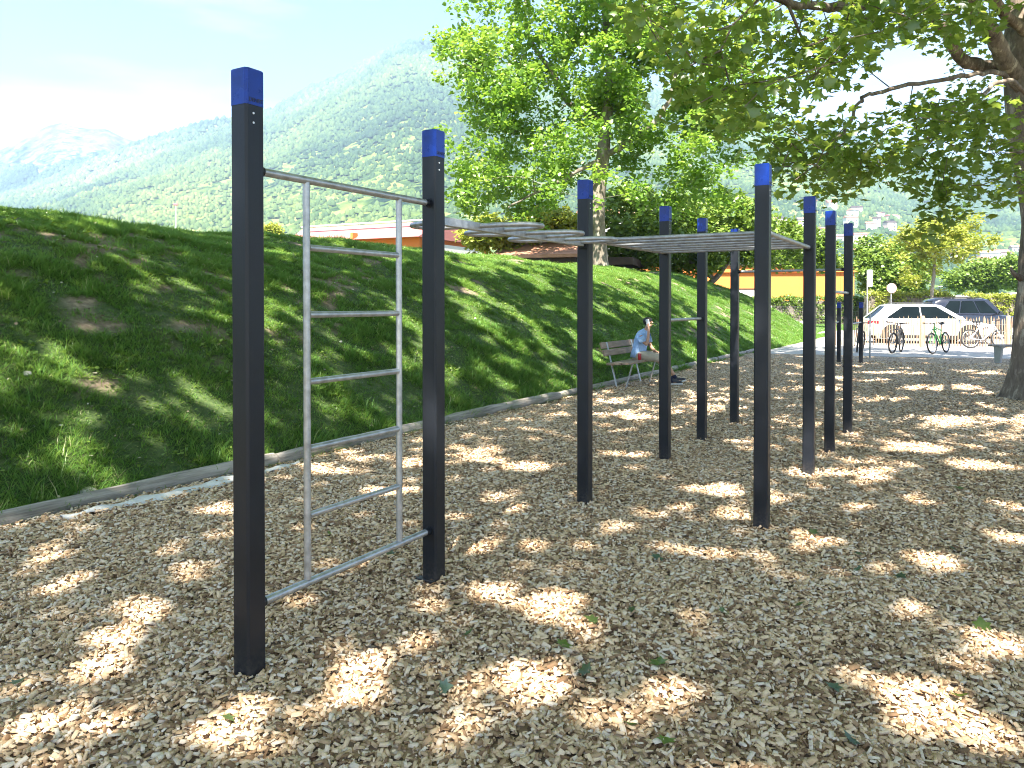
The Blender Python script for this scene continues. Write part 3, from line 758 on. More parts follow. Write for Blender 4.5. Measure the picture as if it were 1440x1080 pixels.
# white ground fabric showing beside the log
sN = np.linspace(3.15, 5.55, 40); mb = MB(); rings = []
for i, s in enumerate(sN):
    w = .085 * math.sin(math.pi * (i + 1.5) / 42) * (1 + .35 * math.sin(s * 7)) + .02; c = LOG_R + .26 + .05 * math.sin(s * 2.1) - .05 * (s - 3.1) * .3
    row = []
    for r, z in ((c - w, .004), (c - w * .4, .026), (c + w * .4, .030), (c + w, .006)):
        x_, y_ = s * U[0] + r * V[0], s * U[1] + r * V[1]
        row.append((x_, y_, float(chip_z(x_, y_)) + z + .004 + .012 * math.sin(s * 19 + r * 40)))
    rings.append(row)
v = [p_ for r_ in rings for p_ in r_]; f = [(i * 4 + j, i * 4 + j + 1, i * 4 + j + 5, i * 4 + j + 4) for i in range(39) for j in range(3)]
gf = MB().add(v, f).build('ground_fabric', M['fabric'], smooth=180); gf.modifiers.new('thick', 'SOLIDIFY').thickness = .004
tag(gf, 'white ground fabric strip showing through the chips along the log', 'fabric')

# =================================================================== BENCH
def make_bench(loc, rz, label):
    b = thing('park_bench', label, 'bench', loc, rz, 'wooden slat benches')
    Lh = .87
    # local x = the way a sitter faces, y = along the seat
    for i, x_ in enumerate((-.15, .005, .16)):
        MB().box((x_, 0, .455 + .012 * i), (.145, 2 * Lh, .045)).build('seat_plank', M['bench_wood'], b, bevel=.008)
    for z_, x_ in ((.66, -.285), (.80, -.335)):
        MB().box((x_, 0, z_), (.042, 2 * Lh, .125), Matrix.Rotation(R(-19), 3, 'Y')).build('back_plank', M['bench_wood'], b, bevel=.008)
    for y_ in (-.63, .63):
        MB().beam((-.325, y_, .86), (-.03 - .06, y_, -.08), .06, .014, (1, 0, 0)).build('leg', M['bench_steel'], b, bevel=.002)
        MB().beam((.21, y_, .455), (.06, y_, -.08), .06, .014, (1, 0, 0)).build('leg', M['bench_steel'], b, bevel=.002)
        MB().beam((-.21, y_, .424), (.225, y_, .447), .06, .012).build('seat_bracket', M['bench_steel'], b, bevel=.002)
    return b
BL = Vector((2.425, 15.22, 0))          # centre of the bench
bench = make_bench(BL, RZ, 'wooden bench with grey metal legs at the foot of the bank, person sitting on it')
b2p = gp(1409, 511)
b2 = thing('backless_bench', 'backless grey bench mostly hidden behind the big tree trunk', 'bench', (b2p[0] + .72, b2p[1] + .15, 0), R(2))
for i in range(3): MB().box((0, -.15 + .15 * i, .47), (1.75, .135, .05)).build('seat_plank', M['grey_plank'], b2, bevel=.008)
for x_ in (-.72, .72): MB().loft([[(x_ - .03 + .06 * s_, -.17, .445), (x_ - .03 + .06 * s_, .17, .445), (x_ - .03 + .06 * s_, .12, -.08), (x_ - .03 + .06 * s_, -.06, -.08)] for s_ in (0, 1)]).build('leg', M['bench_steel'], b2, bevel=.004)
# =================================================================== TREES
PL = [(0, 0), (.20, .10), (.48, .06), (.34, .30), (.52, .52), (.24, .60), (0, 1.0), (-.24, .60), (-.52, .52), (-.34, .30), (-.48, .06), (-.20, .10)]
LEAF5 = (np.array([(x, y, -.16 * abs(x) - .10 * y * y) for x, y in PL] + [(0, .38, .05)]), [(12, i, (i + 1) % 12) for i in range(12)])
LEAF3 = (np.array([(0, 0, 0), (.42, .18, -.08), (.34, .58, -.1), (0, 1, -.12), (-.34, .58, -.1), (-.42, .18, -.08), (0, .4, .05)]), [(0, 1, 2, 6), (6, 2, 3, 4), (0, 6, 4, 5)])
def leaves(name, cen, Rc, per, size, mat, parent, tpl, rg, flat=.6, droop=.0, keep=None, tilt=(.5, .35)):
    """clumps of single leaves round the twig ends"""
    n_c = len(cen); per = np.broadcast_to(per, n_c); Rr = np.broadcast_to(Rc, n_c)
    idx = np.repeat(np.arange(n_c), per); n = len(idx)
    d = rg.normal(0, 1, (n, 3)); d /= np.linalg.norm(d, axis=1)[:, None]; d *= rg.random(n)[:, None] ** .45
    p = cen[idx] + d * Rr[idx][:, None] * np.array([1, 1, flat]); p[:, 2] -= droop * rg.random(n) * Rr[idx]
    if keep is not None:
        k = keep(p); p = p[k]; n = len(p); idx = idx[k]
    rot = rots(n, np.abs(rg.normal(tilt[0], tilt[1], n)), rg)
    sc = size * (.55 + .75 * rg.random(n))
    v, lp, sz, kk = instance(tpl[0], tpl[1], p, rot, sc)
    cr = rg.random(n_c)
    rnd = np.clip(.55 * rg.random(n) + .45 * cr[idx], 0, 1)
    return fast_mesh(name, v, lp, sz, mat, {'rnd': np.repeat(rnd, kk)}, parent=parent), n
def skeleton(limbs, cen, step=.45, up=.25, twig=.007, power=2.35, rg=None):
    """limbs: list of (points, r0, r1); cen: twig ends to reach.  Returns nodes, parents, radii"""
    P = []; par = []; rad = []
    for pts, r0, r1 in limbs:
        pts = [np.array(p_, float) for p_ in pts]
        seg = [np.linalg.norm(pts[i + 1] - pts[i]) for i in range(len(pts) - 1)]; tot = sum(seg)
        m = max(2, int(tot / step)); prev = -1
        if P:
            dd = np.linalg.norm(np.array(P) - pts[0], axis=1); prev = int(np.argmin(dd))
        cum = np.concatenate([[0], np.cumsum(seg)])
        arr = np.array(pts)
        for i in range(m + 1):
            t = tot * i / m
            q = np.array([np.interp(t, cum, arr[:, j]) for j in range(3)])
            P.append(q); par.append(prev); rad.append(r0 + (r1 - r0) * i / m); prev = len(P) - 1
    nl = len(P)
    A = np.array(P); dmin = np.array([np.min(np.linalg.norm(A - c, axis=1)) for c in cen]) if len(cen) else np.array([])
    order = np.argsort(dmin)
    buf = np.zeros((nl + len(cen) * 40, 3)); buf[:nl] = A; cnt = nl
    for ci in order:
        c = cen[ci]
        dv = buf[:cnt] - c; d = np.linalg.norm(dv, axis=1) + .45 * np.maximum(0, dv[:, 2])
        j = int(np.argmin(d)); q = buf[j]; L = np.linalg.norm(c - q)
        m = max(1, int(L / step)); prev = j
        bend = rg.normal(0, .10, 3) * L; bend[2] += up * L * .35
        for i in range(1, m + 1):
            t = i / m
            x_ = q + (c - q) * t + bend * (t * (1 - t)) + rg.normal(0, .012, 3) * (1 if i < m else 0)
            buf[cnt] = x_; P.append(x_); par.append(prev); rad.append(0); prev = cnt; cnt += 1
    n = len(P); acc = np.zeros(n); kids = np.zeros(n)
    for i in range(n - 1, -1, -1):
        if kids[i] == 0: acc[i] = twig ** power
        if par[i] >= 0: acc[par[i]] += acc[i]; kids[par[i]] += 1
    r = acc ** (1 / power)
    base = np.array(rad)
    r = np.where(base > 0, np.maximum(base, np.minimum(r, base * 1.2)), r)
    for i in range(n):
        if base[i] == 0 and par[i] >= 0: r[i] = min(r[i], r[par[i]] * .85)
    return np.array(P), np.array(par), r
def wood_mesh(name, P, par, r, mat, parent, skip=0, minr=0, sides=6):
    e = np.array([i for i in range(len(P)) if par[i] >= 0 and i >= skip and r[i] > minr])
    a, b = P[par[e]], P[e]; ra, rb = np.minimum(r[par[e]], r[e] * 1.6), r[e]
    d = b - a; L = np.linalg.norm(d, axis=1) + 1e-9; d /= L[:, None]
    ref = np.where(np.abs(d[:, 2:3]) < .9, np.array([[0, 0, 1.]]), np.array([[1., 0, 0]]))
    s = np.cross(d, ref); s /= np.linalg.norm(s, axis=1)[:, None]; t = np.cross(d, s)
    ang = 2 * np.pi * np.arange(sides) / sides
    circ = np.cos(ang)[None, :, None] * s[:, None, :] + np.sin(ang)[None, :, None] * t[:, None, :]
    b = b + d * (rb * .25)[:, None]
    v = np.concatenate([a[:, None] + circ * ra[:, None, None], b[:, None] + circ * rb[:, None, None]], 1)
    k = np.arange(sides); k2 = (k + 1) % sides
    q = np.stack([k, k2, k2 + sides, k + sides], -1)
    loops = (q[None] + (np.arange(len(e)) * sides * 2)[:, None, None]).reshape(-1)
    return fast_mesh(name, v.reshape(-1, 3), loops, np.full(len(e) * sides, 4), mat, parent=parent, smooth=True)
def limb_tube(mb, pts, r0, r1, n=18, flare=0, rough=.06, seed=0, sub=6, wob=0):
    """knobbly limb; flare widens the foot"""
    arr = np.array(pts, float); m = (len(arr) - 1) * sub
    tt = np.linspace(0, len(arr) - 1, m + 1)
    # smooth (catmull-rom) path
    def cr_(t):
        i = int(min(math.floor(t), len(arr) - 2)); f = t - i
        p0 = arr[max(i - 1, 0)]; p1 = arr[i]; p2 = arr[i + 1]; p3 = arr[min(i + 2, len(arr) - 1)]
        return .5 * ((2 * p1) + (-p0 + p2) * f + (2 * p0 - 5 * p1 + 4 * p2 - p3) * f * f + (-p0 + 3 * p1 - 3 * p2 + p3) * f ** 3)
    P = np.array([cr_(t) for t in tt]); rings = []
    if wob:
        for i in range(1, m): P[i] += np.array(mnoise.noise_vector(Vector((i * .55 + seed * 7, seed, 1.3)))) * wob
    ref = None
    for i in range(m + 1):
        d = P[min(i + 1, m)] - P[max(i - 1, 0)]; d = d / np.linalg.norm(d)
        if ref is None: ref = np.array([1., 0, 0]) if abs(d[0]) < .8 else np.array([0, 1., 0])
        s = ref - d * np.dot(ref, d); s /= np.linalg.norm(s); ref = s; t_ = np.cross(d, s)
        f = i / m; r = r0 + (r1 - r0) * f
        hgt = np.linalg.norm(P[i] - P[0])
        ring = []
        for k in range(n):
            a = 2 * math.pi * k / n
            nz_ = mnoise.noise(Vector((math.cos(a) * 1.3 + seed, math.sin(a) * 1.3, hgt * 1.1))) * rough * 2 + mnoise.noise(Vector((math.cos(a) * 3 + seed, math.sin(a) * 3, hgt * 3.2))) * rough
            fl = flare * math.exp(-max(0, hgt) / .28) * (1 + .45 * math.sin(a * 5 + seed) + .25 * math.sin(a * 3 + 1))
            ring.append(P[i] + (s * math.cos(a) + t_ * math.sin(a)) * r * (1 + nz_ + fl))
        rings.append(ring)
    mb.loft(rings)
    return mb
def ground_hit(p):
    """where the sun's ray through p meets the ground"""
    g = p.copy()
    z = np.zeros(len(p))
    for _ in range(5):
        t = (p[:, 2] - z) / SUN[2]
        g = p - SUN[None] * t[:, None]; z = hill_h(g[:, 0], g[:, 1])
    return g
# openings in the leaf canopy, by where their patch of sun falls on the ground (x, y, half widths)
def _spot(px, py, wx, wy):
    x, y, _ = gp(px, py); return (x, y, wx * y / F, wy * y * y / (EYE * F))
SPOTS = [_spot(*s_) for s_ in [(155, 940, 95, 26), (215, 868, 62, 24), (110, 1030, 90, 30), (890, 985, 60, 32), (1290, 985, 85, 40), (1060, 1062, 95, 26), (1400, 900, 60, 30), (1350, 930, 55, 22), (1330, 800, 42, 20),
    (1140, 668, 48, 12), (780, 828, 28, 12), (835, 805, 18, 8), (920, 722, 48, 9), (1150, 765, 30, 8), (1270, 860, 32, 12), (660, 772, 34, 9), (640, 722, 40, 9), (500, 968, 36, 22), (560, 920, 30, 16), (770, 960, 30, 14), (985, 862, 26, 9),
    (1120, 800, 40, 10), (1010, 690, 45, 8), (1280, 630, 70, 8), (1380, 655, 60, 9), (560, 690, 40, 9), (470, 660, 50, 9), (250, 775, 34, 10), (300, 720, 40, 8), (700, 700, 34, 7), (740, 655, 40, 7), (660, 640, 36, 6), (880, 640, 40, 6),
    (1230, 560, 60, 5), (1330, 545, 70, 5), (1150, 545, 50, 4), (1260, 525, 70, 3), (1010, 575, 40, 5), (900, 585, 36, 5), (1100, 590, 40, 5), (1330, 590, 50, 6), (840, 900, 22, 8), (1210, 720, 30, 7), (1420, 760, 40, 10), (1380, 1050, 60, 24), (640, 1010, 30, 12), (330, 1000, 40, 16)]]
def hole(p):
    g = ground_hit(p); x, y = g[:, 0], g[:, 1]
    out = np.zeros(len(p), bool)
    for (cx, cy, a, b) in SPOTS:
        wob = 1 + .5 * (vnoise(x * 5, y * 5) - .5)
        out |= ((x - cx) / (max(a, .08) + .09)) ** 2 + ((y - cy) / (max(b, .08) + .12)) ** 2 < wob * .56
    r = x * V[0] + y * V[1]
    nz_ = fbm(x * 1.25 + 71, y * 1.25 + 13, 2, .5)
    thr = np.where(r < LOG_R, .715 - .12 * sstep(13, 27, y), np.where(y > 12, .70, .83))
    out |= nz_ > thr
    return out
def in_frame(p, mx=70, my=60):
    Y = np.maximum(p[:, 1], .05); px = 720 + p[:, 0] / Y * F; py = HORIZ - (p[:, 2] - EYE) / Y * F
    return (p[:, 1] > .1) & (px > -mx) & (px < 1440 + mx) & (py > -my), px, py

# --- the big plane tree at the right --------------------------------------------------------
rg1 = np.random.default_rng(21)
tb = gp(1459, 562)
t1 = thing('plane_tree', 'big plane tree with mottled trunk and spreading limbs at the right edge', 'tree', (tb[0], tb[1], 0))
def w(px, py, Y): return np.array(at(px, py, Y)) - np.array([tb[0], tb[1], 0])
ty = tb[1]
trunk_pts = [(0, 0, -.15), w(1462, 480, ty), w(1468, 380, ty), w(1470, 290, ty), w(1447, 190, ty), w(1437, 95, ty), w(1440, -10, ty + .2), w(1455, -160, ty + .4), w(1480, -330, ty + .6)]
limbs = [
    (trunk_pts, .42, .22),
    ([w(1444, 118, ty), w(1412, 90, ty - .3), w(1385, 40, ty - .7), w(1340, -20, ty - 1.2), w(1250, -140, ty - 2.2), w(1150, -260, ty - 3.2)], .16, .05),
    ([w(1436, 100, ty + .1), w(1400, 96, ty + .2), w(1357, 88, ty), w(1328, 50, ty - .4), w(1292, 8, ty - .9), w(1230, -50, ty - 1.8), w(1120, -90, ty - 3)], .13, .045),
    ([w(1442, 140, ty), w(1400, 104, ty - .6), w(1350, 110, ty - 1.4), w(1250, 126, ty - 2.4), w(1212, 138, ty - 2.9), w(1190, 175, ty - 3.3), w(1165, 215, ty - 3.6)], .042, .012),
    ([w(1446, 60, ty), w(1350, -30, ty - 1.6), w(1230, 6, ty - 3.2), w(1150, 12, ty - 4.0), w(1100, 4, ty - 4.6), w(1030, -40, ty - 5.2)], .085, .03),
    ([w(1452, 160, ty), w(1420, 115, ty - 1), w(1370, 135, ty - 1.8), w(1320, 165, ty - 2.4), w(1300, 210, ty - 2.8)], .04, .012),
    ([w(1452, 40, ty), w(1540, -60, ty + .5), w(1680, -160, ty + 1), w(1850, -200, ty + 1.5)], .15, .05),
    ([w(1455, 0, ty), w(1480, -120, ty - 1.5), w(1520, -230, ty - 3.4), w(1560, -320, ty - 5)], .14, .05),
    ([w(1455, -20, ty), w(1420, -150, ty + 1.5), w(1360, -260, ty + 3), w(1290, -330, ty + 4.5)], .13, .05),
    ([w(1470, -120, ty + .3), w(1400, -260, ty - 1.5), w(1290, -400, ty - 3.4)], .1, .04),
]
mb = MB(); limb_tube(mb, trunk_pts, .41, .24, 28, .42, .05, 1.7, 8)
sd = 3
for pts, r0, r1 in limbs[1:]: limb_tube(mb, pts, r0, r1, 12, 0, .09, sd, 7, .06); sd += 2.1
# knots and a broken stub
mb.tube([w(1436, 392, ty - .1), w(1424, 384, ty - .15), w(1421, 376, ty - .15)], [.06, .035, .02], 8)
trunk = mb.build('trunk', M['bark_plane'], t1, smooth=180)
# visible low sprays (from the photograph: centre, depth, radius)
spr = []
def fill(poly, n, y0, y1, holes=()):
    xs = [p_[0] for p_ in poly]; ys = [p_[1] for p_ in poly]; k = 0
    while k < n:
        x_ = rg1.uniform(min(xs), max(xs)); y_ = rg1.uniform(min(ys), max(ys))
        ins = False; j = len(poly) - 1
        for i in range(len(poly)):
            if (poly[i][1] > y_) != (poly[j][1] > y_) and x_ < (poly[j][0] - poly[i][0]) * (y_ - poly[i][1]) / (poly[j][1] - poly[i][1]) + poly[i][0]: ins = not ins
            j = i
        if not ins or any((x_ - hx) ** 2 / hr ** 2 + (y_ - hy) ** 2 / hs ** 2 < 1 for hx, hy, hr, hs in holes): continue
        spr.append(w(x_, y_, rg1.uniform(y0, y1))); k += 1
SKYH = [(1245, 78, 38, 30), (1148, 142, 50, 22), (1272, 196, 30, 16), (1335, 190, 18, 12), (1215, 160, 22, 12), (1175, 30, 24, 12), (1390, 215, 28, 14), (1290, 100, 22, 12)]
fill([(885, -30), (1385, -30), (1385, 20), (1370, 70), (1270, 50), (1180, 110), (1130, 130), (1090, 165), (1010, 170), (930, 120), (890, 40)], 128, 7.0, 11.0, SKYH)
fill([(1320, -20), (1460, -20), (1460, 210), (1340, 190)], 22, 13.8, 16.0, SKYH)
fill([(1080, 180), (1170, 165), (1250, 150), (1385, 130), (1405, 170), (1410, 230), (1340, 225), (1290, 215), (1240, 250), (1170, 262), (1100, 268), (1085, 230)], 88, 8.2, 11.5, SKYH)
fill([(1285, 215), (1330, 215), (1345, 262), (1338, 292), (1312, 275), (1290, 250)], 13, 9.0, 10.5)
fill([(1375, 215), (1440, 190), (1450, 260), (1400, 250)], 12, 9.5, 11.5)
fill([(1300, 290), (1318, 296), (1316, 326), (1302, 318)], 3, 9.6, 10.0)
fill([(1365, 255), (1400, 262), (1388, 280)], 3, 10.0, 10.6)
spr = np.array(spr)
# the rest of the crown, above and outside the frame
n0 = 1500
q = rg1.normal(0, 1, (n0, 3)); q /= np.linalg.norm(q, axis=1)[:, None]; q *= rg1.random(n0)[:, None] ** .4
cen = q * np.array([9.2, 9.2, 5.0]) + np.array([-1.6, -.4, 11.0])
cw = cen + np.array([tb[0], tb[1], 0])
inf, px_, py_ = in_frame(cw, 90, 45)
cen = cen[~inf & (cen[:, 2] > 4.4)]
P, par, rr = skeleton(limbs, np.concatenate([spr, cen[:420]]), .5, .3, .0055, 2.3, rg1)
nl = sum(max(2, int(sum(np.linalg.norm(np.array(p_[i + 1]) - np.array(p_[i])) for i in range(len(p_) - 1)) / .5)) + 1 for p_, _, _ in limbs)
wood_mesh('branches', P, par, rr, M['bark_plane'], t1, skip=nl, sides=5)
off = np.array([tb[0], tb[1], 0])
leaves('low_foliage', spr, .40, 24, .112, M['leaf_plane'], t1, LEAF5, rg1, .62, .35, None, (.65, .4))
leaves('crown', cen, .95, 27, .27, M['leaf_plane'], t1, LEAF3, rg1, .55, .2, lambda p: ~hole(p + off) & ~in_frame(p + off, 40, 12)[0])

# --- plane trees standing beside and behind the photographer: their shade falls over the chips and the bank ---
def shade_tree(label, x, y, rx, ry, zc, rz_, n, per, seed):
    rg = np.random.default_rng(seed); z0 = float(hill_h(np.array(x), np.array(y)))
    t = thing('plane_tree', label, 'tree', (x, y, z0))
    q = rg.normal(0, 1, (n, 3)); q /= np.linalg.norm(q, axis=1)[:, None]; q *= rg.random(n)[:, None] ** .4
    cen = q * np.array([rx, ry, rz_]) + np.array([0, 0, zc]); o_ = np.array([x, y, z0])
    inf, _, _ = in_frame(cen + o_, 110, 60); cen = cen[~inf]
    lb = [([(0, 0, -.2), (.1, 0, 2.5), (.05, .1, zc - rz_), (0, 0, zc + rz_ * .5)], .36, .1)]
    for k in range(6):
        a = k * 1.05 + rg.random() * .5
        lb.append(([(0, 0, zc - rz_ * 1.0 + .25 * k), (rx * .3 * math.cos(a), ry * .3 * math.sin(a), zc - rz_ * .55 + .2 * k), (rx * .75 * math.cos(a), ry * .75 * math.sin(a), zc - rz_ * .1)], .13, .04))
    lb = [l for l in lb[:1]] + [l for l in lb[1:] if not in_frame(np.array(l[0]) + o_, 60, 60)[0].any()]
    mb = MB(); limb_tube(mb, lb[0][0], .36, .1, 18, .35, .05, seed)
    for j, (p_, r0, r1) in enumerate(lb[1:]): limb_tube(mb, p_, r0, r1, 9, 0, .06, seed + j)
    mb.build('trunk', M['bark_plane'], t, smooth=180)
    leaves('crown', cen, 1.05, per, .28, M['leaf_plane'], t, LEAF3, rg, .5, .2, lambda p: ~hole(p + o_) & ~in_frame(p + o_, 60, 30)[0])
shade_tree('tall plane tree left of the picture, shading the slope', -7.0, 4.0, 8.0, 11.0, 13.2, 2.0, 780, 29, 31)
shade_tree('tall plane tree behind the viewpoint, shading the nearest chips', 2.0, -6.0, 8.0, 8.0, 14.0, 2.0, 680, 29, 32)
shade_tree('tall plane tree right of the picture, shading the chips by the big trunk', 12.0, 0.0, 6.0, 7.5, 13.0, 2.0, 420, 29, 33)

# --- distant trees --------------------------------------------------------------------------
def crown_tree(name, label, base, limbs, ell, n, per, Rc, size, mat, bk, seed, tpl=LEAF3, gap=.44, group=None, cat='tree', tilt=(.7, .45), step=.6, twig=.008, minz=None, trunk_n=12, flare=.25, pull=.45, sub=6):
    """ell: list of (centre, radii) relative to base"""
    rg = np.random.default_rng(seed)
    t = thing(name, label, cat, base, 0, group)
    cen = []
    tot = sum(r_[0] * r_[1] * r_[2] for _, r_ in ell)
    for c, r_ in ell:
        m = int(n * r_[0] * r_[1] * r_[2] / tot) + 1
        q = rg.normal(0, 1, (m, 3)); q /= np.linalg.norm(q, axis=1)[:, None]; q *= rg.random(m)[:, None] ** pull
        cen.append(q * np.array(r_) + np.array(c))
    cen = np.concatenate(cen)
    sc = 1.1 / max(.5, Rc)
    g = fbm(cen[:, 0] * sc * .5 + seed, cen[:, 2] * sc * .6 + cen[:, 1] * .37, 2)
    cen = cen[g > gap]
    if minz is not None: cen = cen[cen[:, 2] > minz]
    if limbs:
        mb = MB()
        limb_tube(mb, limbs[0][0], limbs[0][1], limbs[0][2], trunk_n, flare, .05, seed)
        for j, (p_, r0, r1) in enumerate(limbs[1:]): limb_tube(mb, p_, r0, r1, 8, 0, .06, seed + j, 5, .10)
        mb.build('trunk', bk, t, smooth=180)
        sel = cen[rg.permutation(len(cen))[:min(len(cen), 420)]]
        P, par, rr = skeleton(limbs, sel, step, .25, twig, 2.3, rg)
        nl = sum(max(2, int(sum(np.linalg.norm(np.array(p_[i + 1]) - np.array(p_[i])) for i in range(len(p_) - 1)) / step)) + 1 for p_, _, _ in limbs)
        wood_mesh('branches', P, par, rr, bk, t, skip=nl, sides=4)
    leaves('crown', cen, Rc, per, size, mat, t, tpl, rg, .7, .15, None, tilt)
    return t
# bright plane tree beyond the bank
Yt = 31.5; bx = (846 - 720) * Yt / F; bz = float(hill_h(np.array(bx), np.array(Yt)))
def wf(px, py, dy=0): a_ = np.array(at(px, py, Yt + dy)); return a_ - np.array([bx, Yt, bz])
crown_tree('plane_tree', 'tall bright green plane tree with pale trunk rising behind the grass bank', (bx, Yt, bz),
    [([(0, 0, -.3), wf(840, 300), wf(848, 215), wf(852, 170), wf(858, 110), wf(852, 30), wf(846, -60), wf(850, -160)], .33, .10),
     ([wf(848, 222), wf(890, 196, -.5), wf(930, 160, -1), wf(948, 120, -1.2), wf(950, 80, -1.5)], .15, .06),
     ([wf(842, 226), wf(800, 250, -.6), wf(760, 268, -1.2), wf(715, 292, -1.8)], .10, .03),
     ([wf(852, 175), wf(800, 145, .5), wf(778, 105, .8), wf(745, 55, 1), wf(738, 10, 1), wf(752, -40, 1)], .14, .05),
     ([wf(848, 90), wf(870, 40, .4), wf(880, -10, .6), wf(905, -60, .8)], .11, .05),
     ([wf(740, 70, 1), wf(705, 82, .6), wf(680, 95, .2)], .05, .02)],
    [((wf(735, 195)), (3.9, 3.8, 3.2)), ((wf(700, 60)), (2.7, 3.4, 3.4)), ((wf(870, 40)), (4.2, 4.2, 3.6)), ((wf(960, 160)), (3.4, 3.6, 3.6)), ((wf(850, 150)), (4.6, 3.0, 3.4)), ((wf(810, -110)), (5, 4.5, 3)), ((wf(720, 275)), (2.9, 2.5, 1.5)), ((wf(970, 270)), (2.6, 2.5, 1.3)), ((wf(1015, 150)), (2.4, 2.5, 3.6)), ((wf(1060, 60)), (1.6, 2, 2.4)), ((wf(835, 262, -2.5)), (2.6, 1.2, 1.1))],
    1620, 56, .58, .178, M['leaf_bright'], M['bark_pale'], 41, LEAF3, .445, pull=.5)
# dense darker tree by the end of the bank
Yd = 41.0; dx_ = (1008 - 720) * Yd / F
def wd_(px, py, dy=0): a_ = np.array(at(px, py, Yd + dy)); return a_ - np.array([dx_, Yd, 0])
crown_tree('shade_tree', 'dense dark rounded tree with a leaning trunk at the far end of the bank', (dx_ - .9, Yd, 0),
    [([(0, 0, -.2), wd_(992, 410) + np.array([.9, 0, 0]), wd_(1012, 385) + np.array([.9, 0, 0]), wd_(1035, 350) + np.array([.9, 0, 0])], .22, .10), ([wd_(1005, 393) + np.array([.9, 0, 0]), wd_(960, 360) + np.array([.9, 0, 0]), wd_(930, 330) + np.array([.9, 0, 0])], .13, .05)],
    [((wd_(945, 335) + np.array([.9, 0, 0])), (3.4, 3, 2.3)), ((wd_(1005, 325) + np.array([.9, 0, 0])), (3.0, 3, 2.0)), ((wd_(1065, 338) + np.array([.9, 0, 0])), (2.4, 2.6, 1.5)), ((wd_(890, 320) + np.array([.9, 0, 0])), (2.6, 2.6, 2.2))],
    560, 60, .60, .22, M['leaf_dark'], M['bark_thin'], 43, LEAF3, .30, pull=.36)
Ye = 52.0
def shrub(name, label, px, py_b, Y, ells, n, per, Rc, size, mat, seed, group=None, cat='tree', gap=.30, limbs=None, bk=None):
    bx_ = (px - 720) * Y / F
    E = [(np.array(at(cx, cy, Y + dy)) - np.array([bx_, Y, 0]), (rx * Y / F, max(1.0, rx * Y / F * .8), rz * Y / F)) for cx, cy, rx, rz, dy in ells]
    L = limbs or [([(0, 0, -.2), (0, 0, E[0][0][2] * .6), tuple(E[0][0])], .12, .05)]
    return crown_tree(name, label, (bx_, Y, 0), L, E, n, per, Rc, size, mat, bk or M['bark_thin'], seed, LEAF3, gap, group, cat, pull=.38, minz=.25)
shrub('round_tree', 'light green rounded tree above the hedge right of the front ladder post', 1073, 450, 52, [(1120, 350, 52, 30, 0), (1082, 340, 40, 32, 1), (1158, 360, 30, 20, 0)], 300, 50, .65, .24, M['leaf_dark'], 44)
shrub('bushy_tree', 'pale leafy bush between the snake beam and the bank top', 760, 360, 40, [(760, 316, 66, 22, 0), (690, 325, 45, 24, 0), (820, 322, 28, 18, 1)], 300, 44, .6, .24, M['leaf_yellow'], 45, gap=.36)
Y5 = 50; bx5 = (1311 - 720) * Y5 / F
def w5(px, py, dy=0): return np.array(at(px, py, Y5 + dy)) - np.array([bx5, Y5, 0])
crown_tree('young_tree', 'young yellow-green tree with a slim pale trunk behind the parked cars', (bx5, Y5, 0),
    [([(0, 0, -.2), w5(1310, 420), w5(1313, 385), w5(1315, 350), w5(1318, 315)], .15, .04), ([w5(1314, 365), w5(1285, 345), w5(1265, 335)], .05, .02), ([w5(1315, 355), w5(1345, 335), w5(1372, 322)], .05, .02)],
    [((w5(1300, 345)), (2.5, 2.4, 1.9)), ((w5(1330, 315)), (1.9, 1.9, 1.3)), ((w5(1362, 335)), (1.7, 1.7, 1.6)), ((w5(1300, 385)), (1.7, 1.6, .9)), ((w5(1265, 350)), (1.4, 1.4, 1.1))],
    270, 40, .5, .19, M['leaf_yellow'], M['bark_pale'], 46, LEAF3, .40)
shrub('bushy_tree', 'broad green bush behind the round road sign', 1250, 420, 58, [(1240, 385, 34, 40, 0), (1275, 378, 36, 42, 1), (1225, 360, 26, 30, 2)], 330, 46, .7, .26, M['leaf_dark'], 47)
shrub('bushy_tree', 'round green tree behind the roof of the black car', 1375, 410, 78, [(1385, 385, 34, 22, 0), (1350, 392, 20, 16, 0)], 220, 46, .8, .3, M['leaf_dark'], 48)
shrub('bushy_tree', 'round green tree beside the big trunk, right of the black car', 1430, 410, 74, [(1428, 382, 26, 22, 0)], 150, 46, .8, .3, M['leaf_dark'], 49)
shrub('bushy_tree', 'green bush glimpsed above the bank left of the first tall post', 395, 335, 60, [(378, 326, 22, 10, 0), (350, 330, 14, 7, 0)], 90, 40, .5, .2, M['leaf_yellow'], 50)

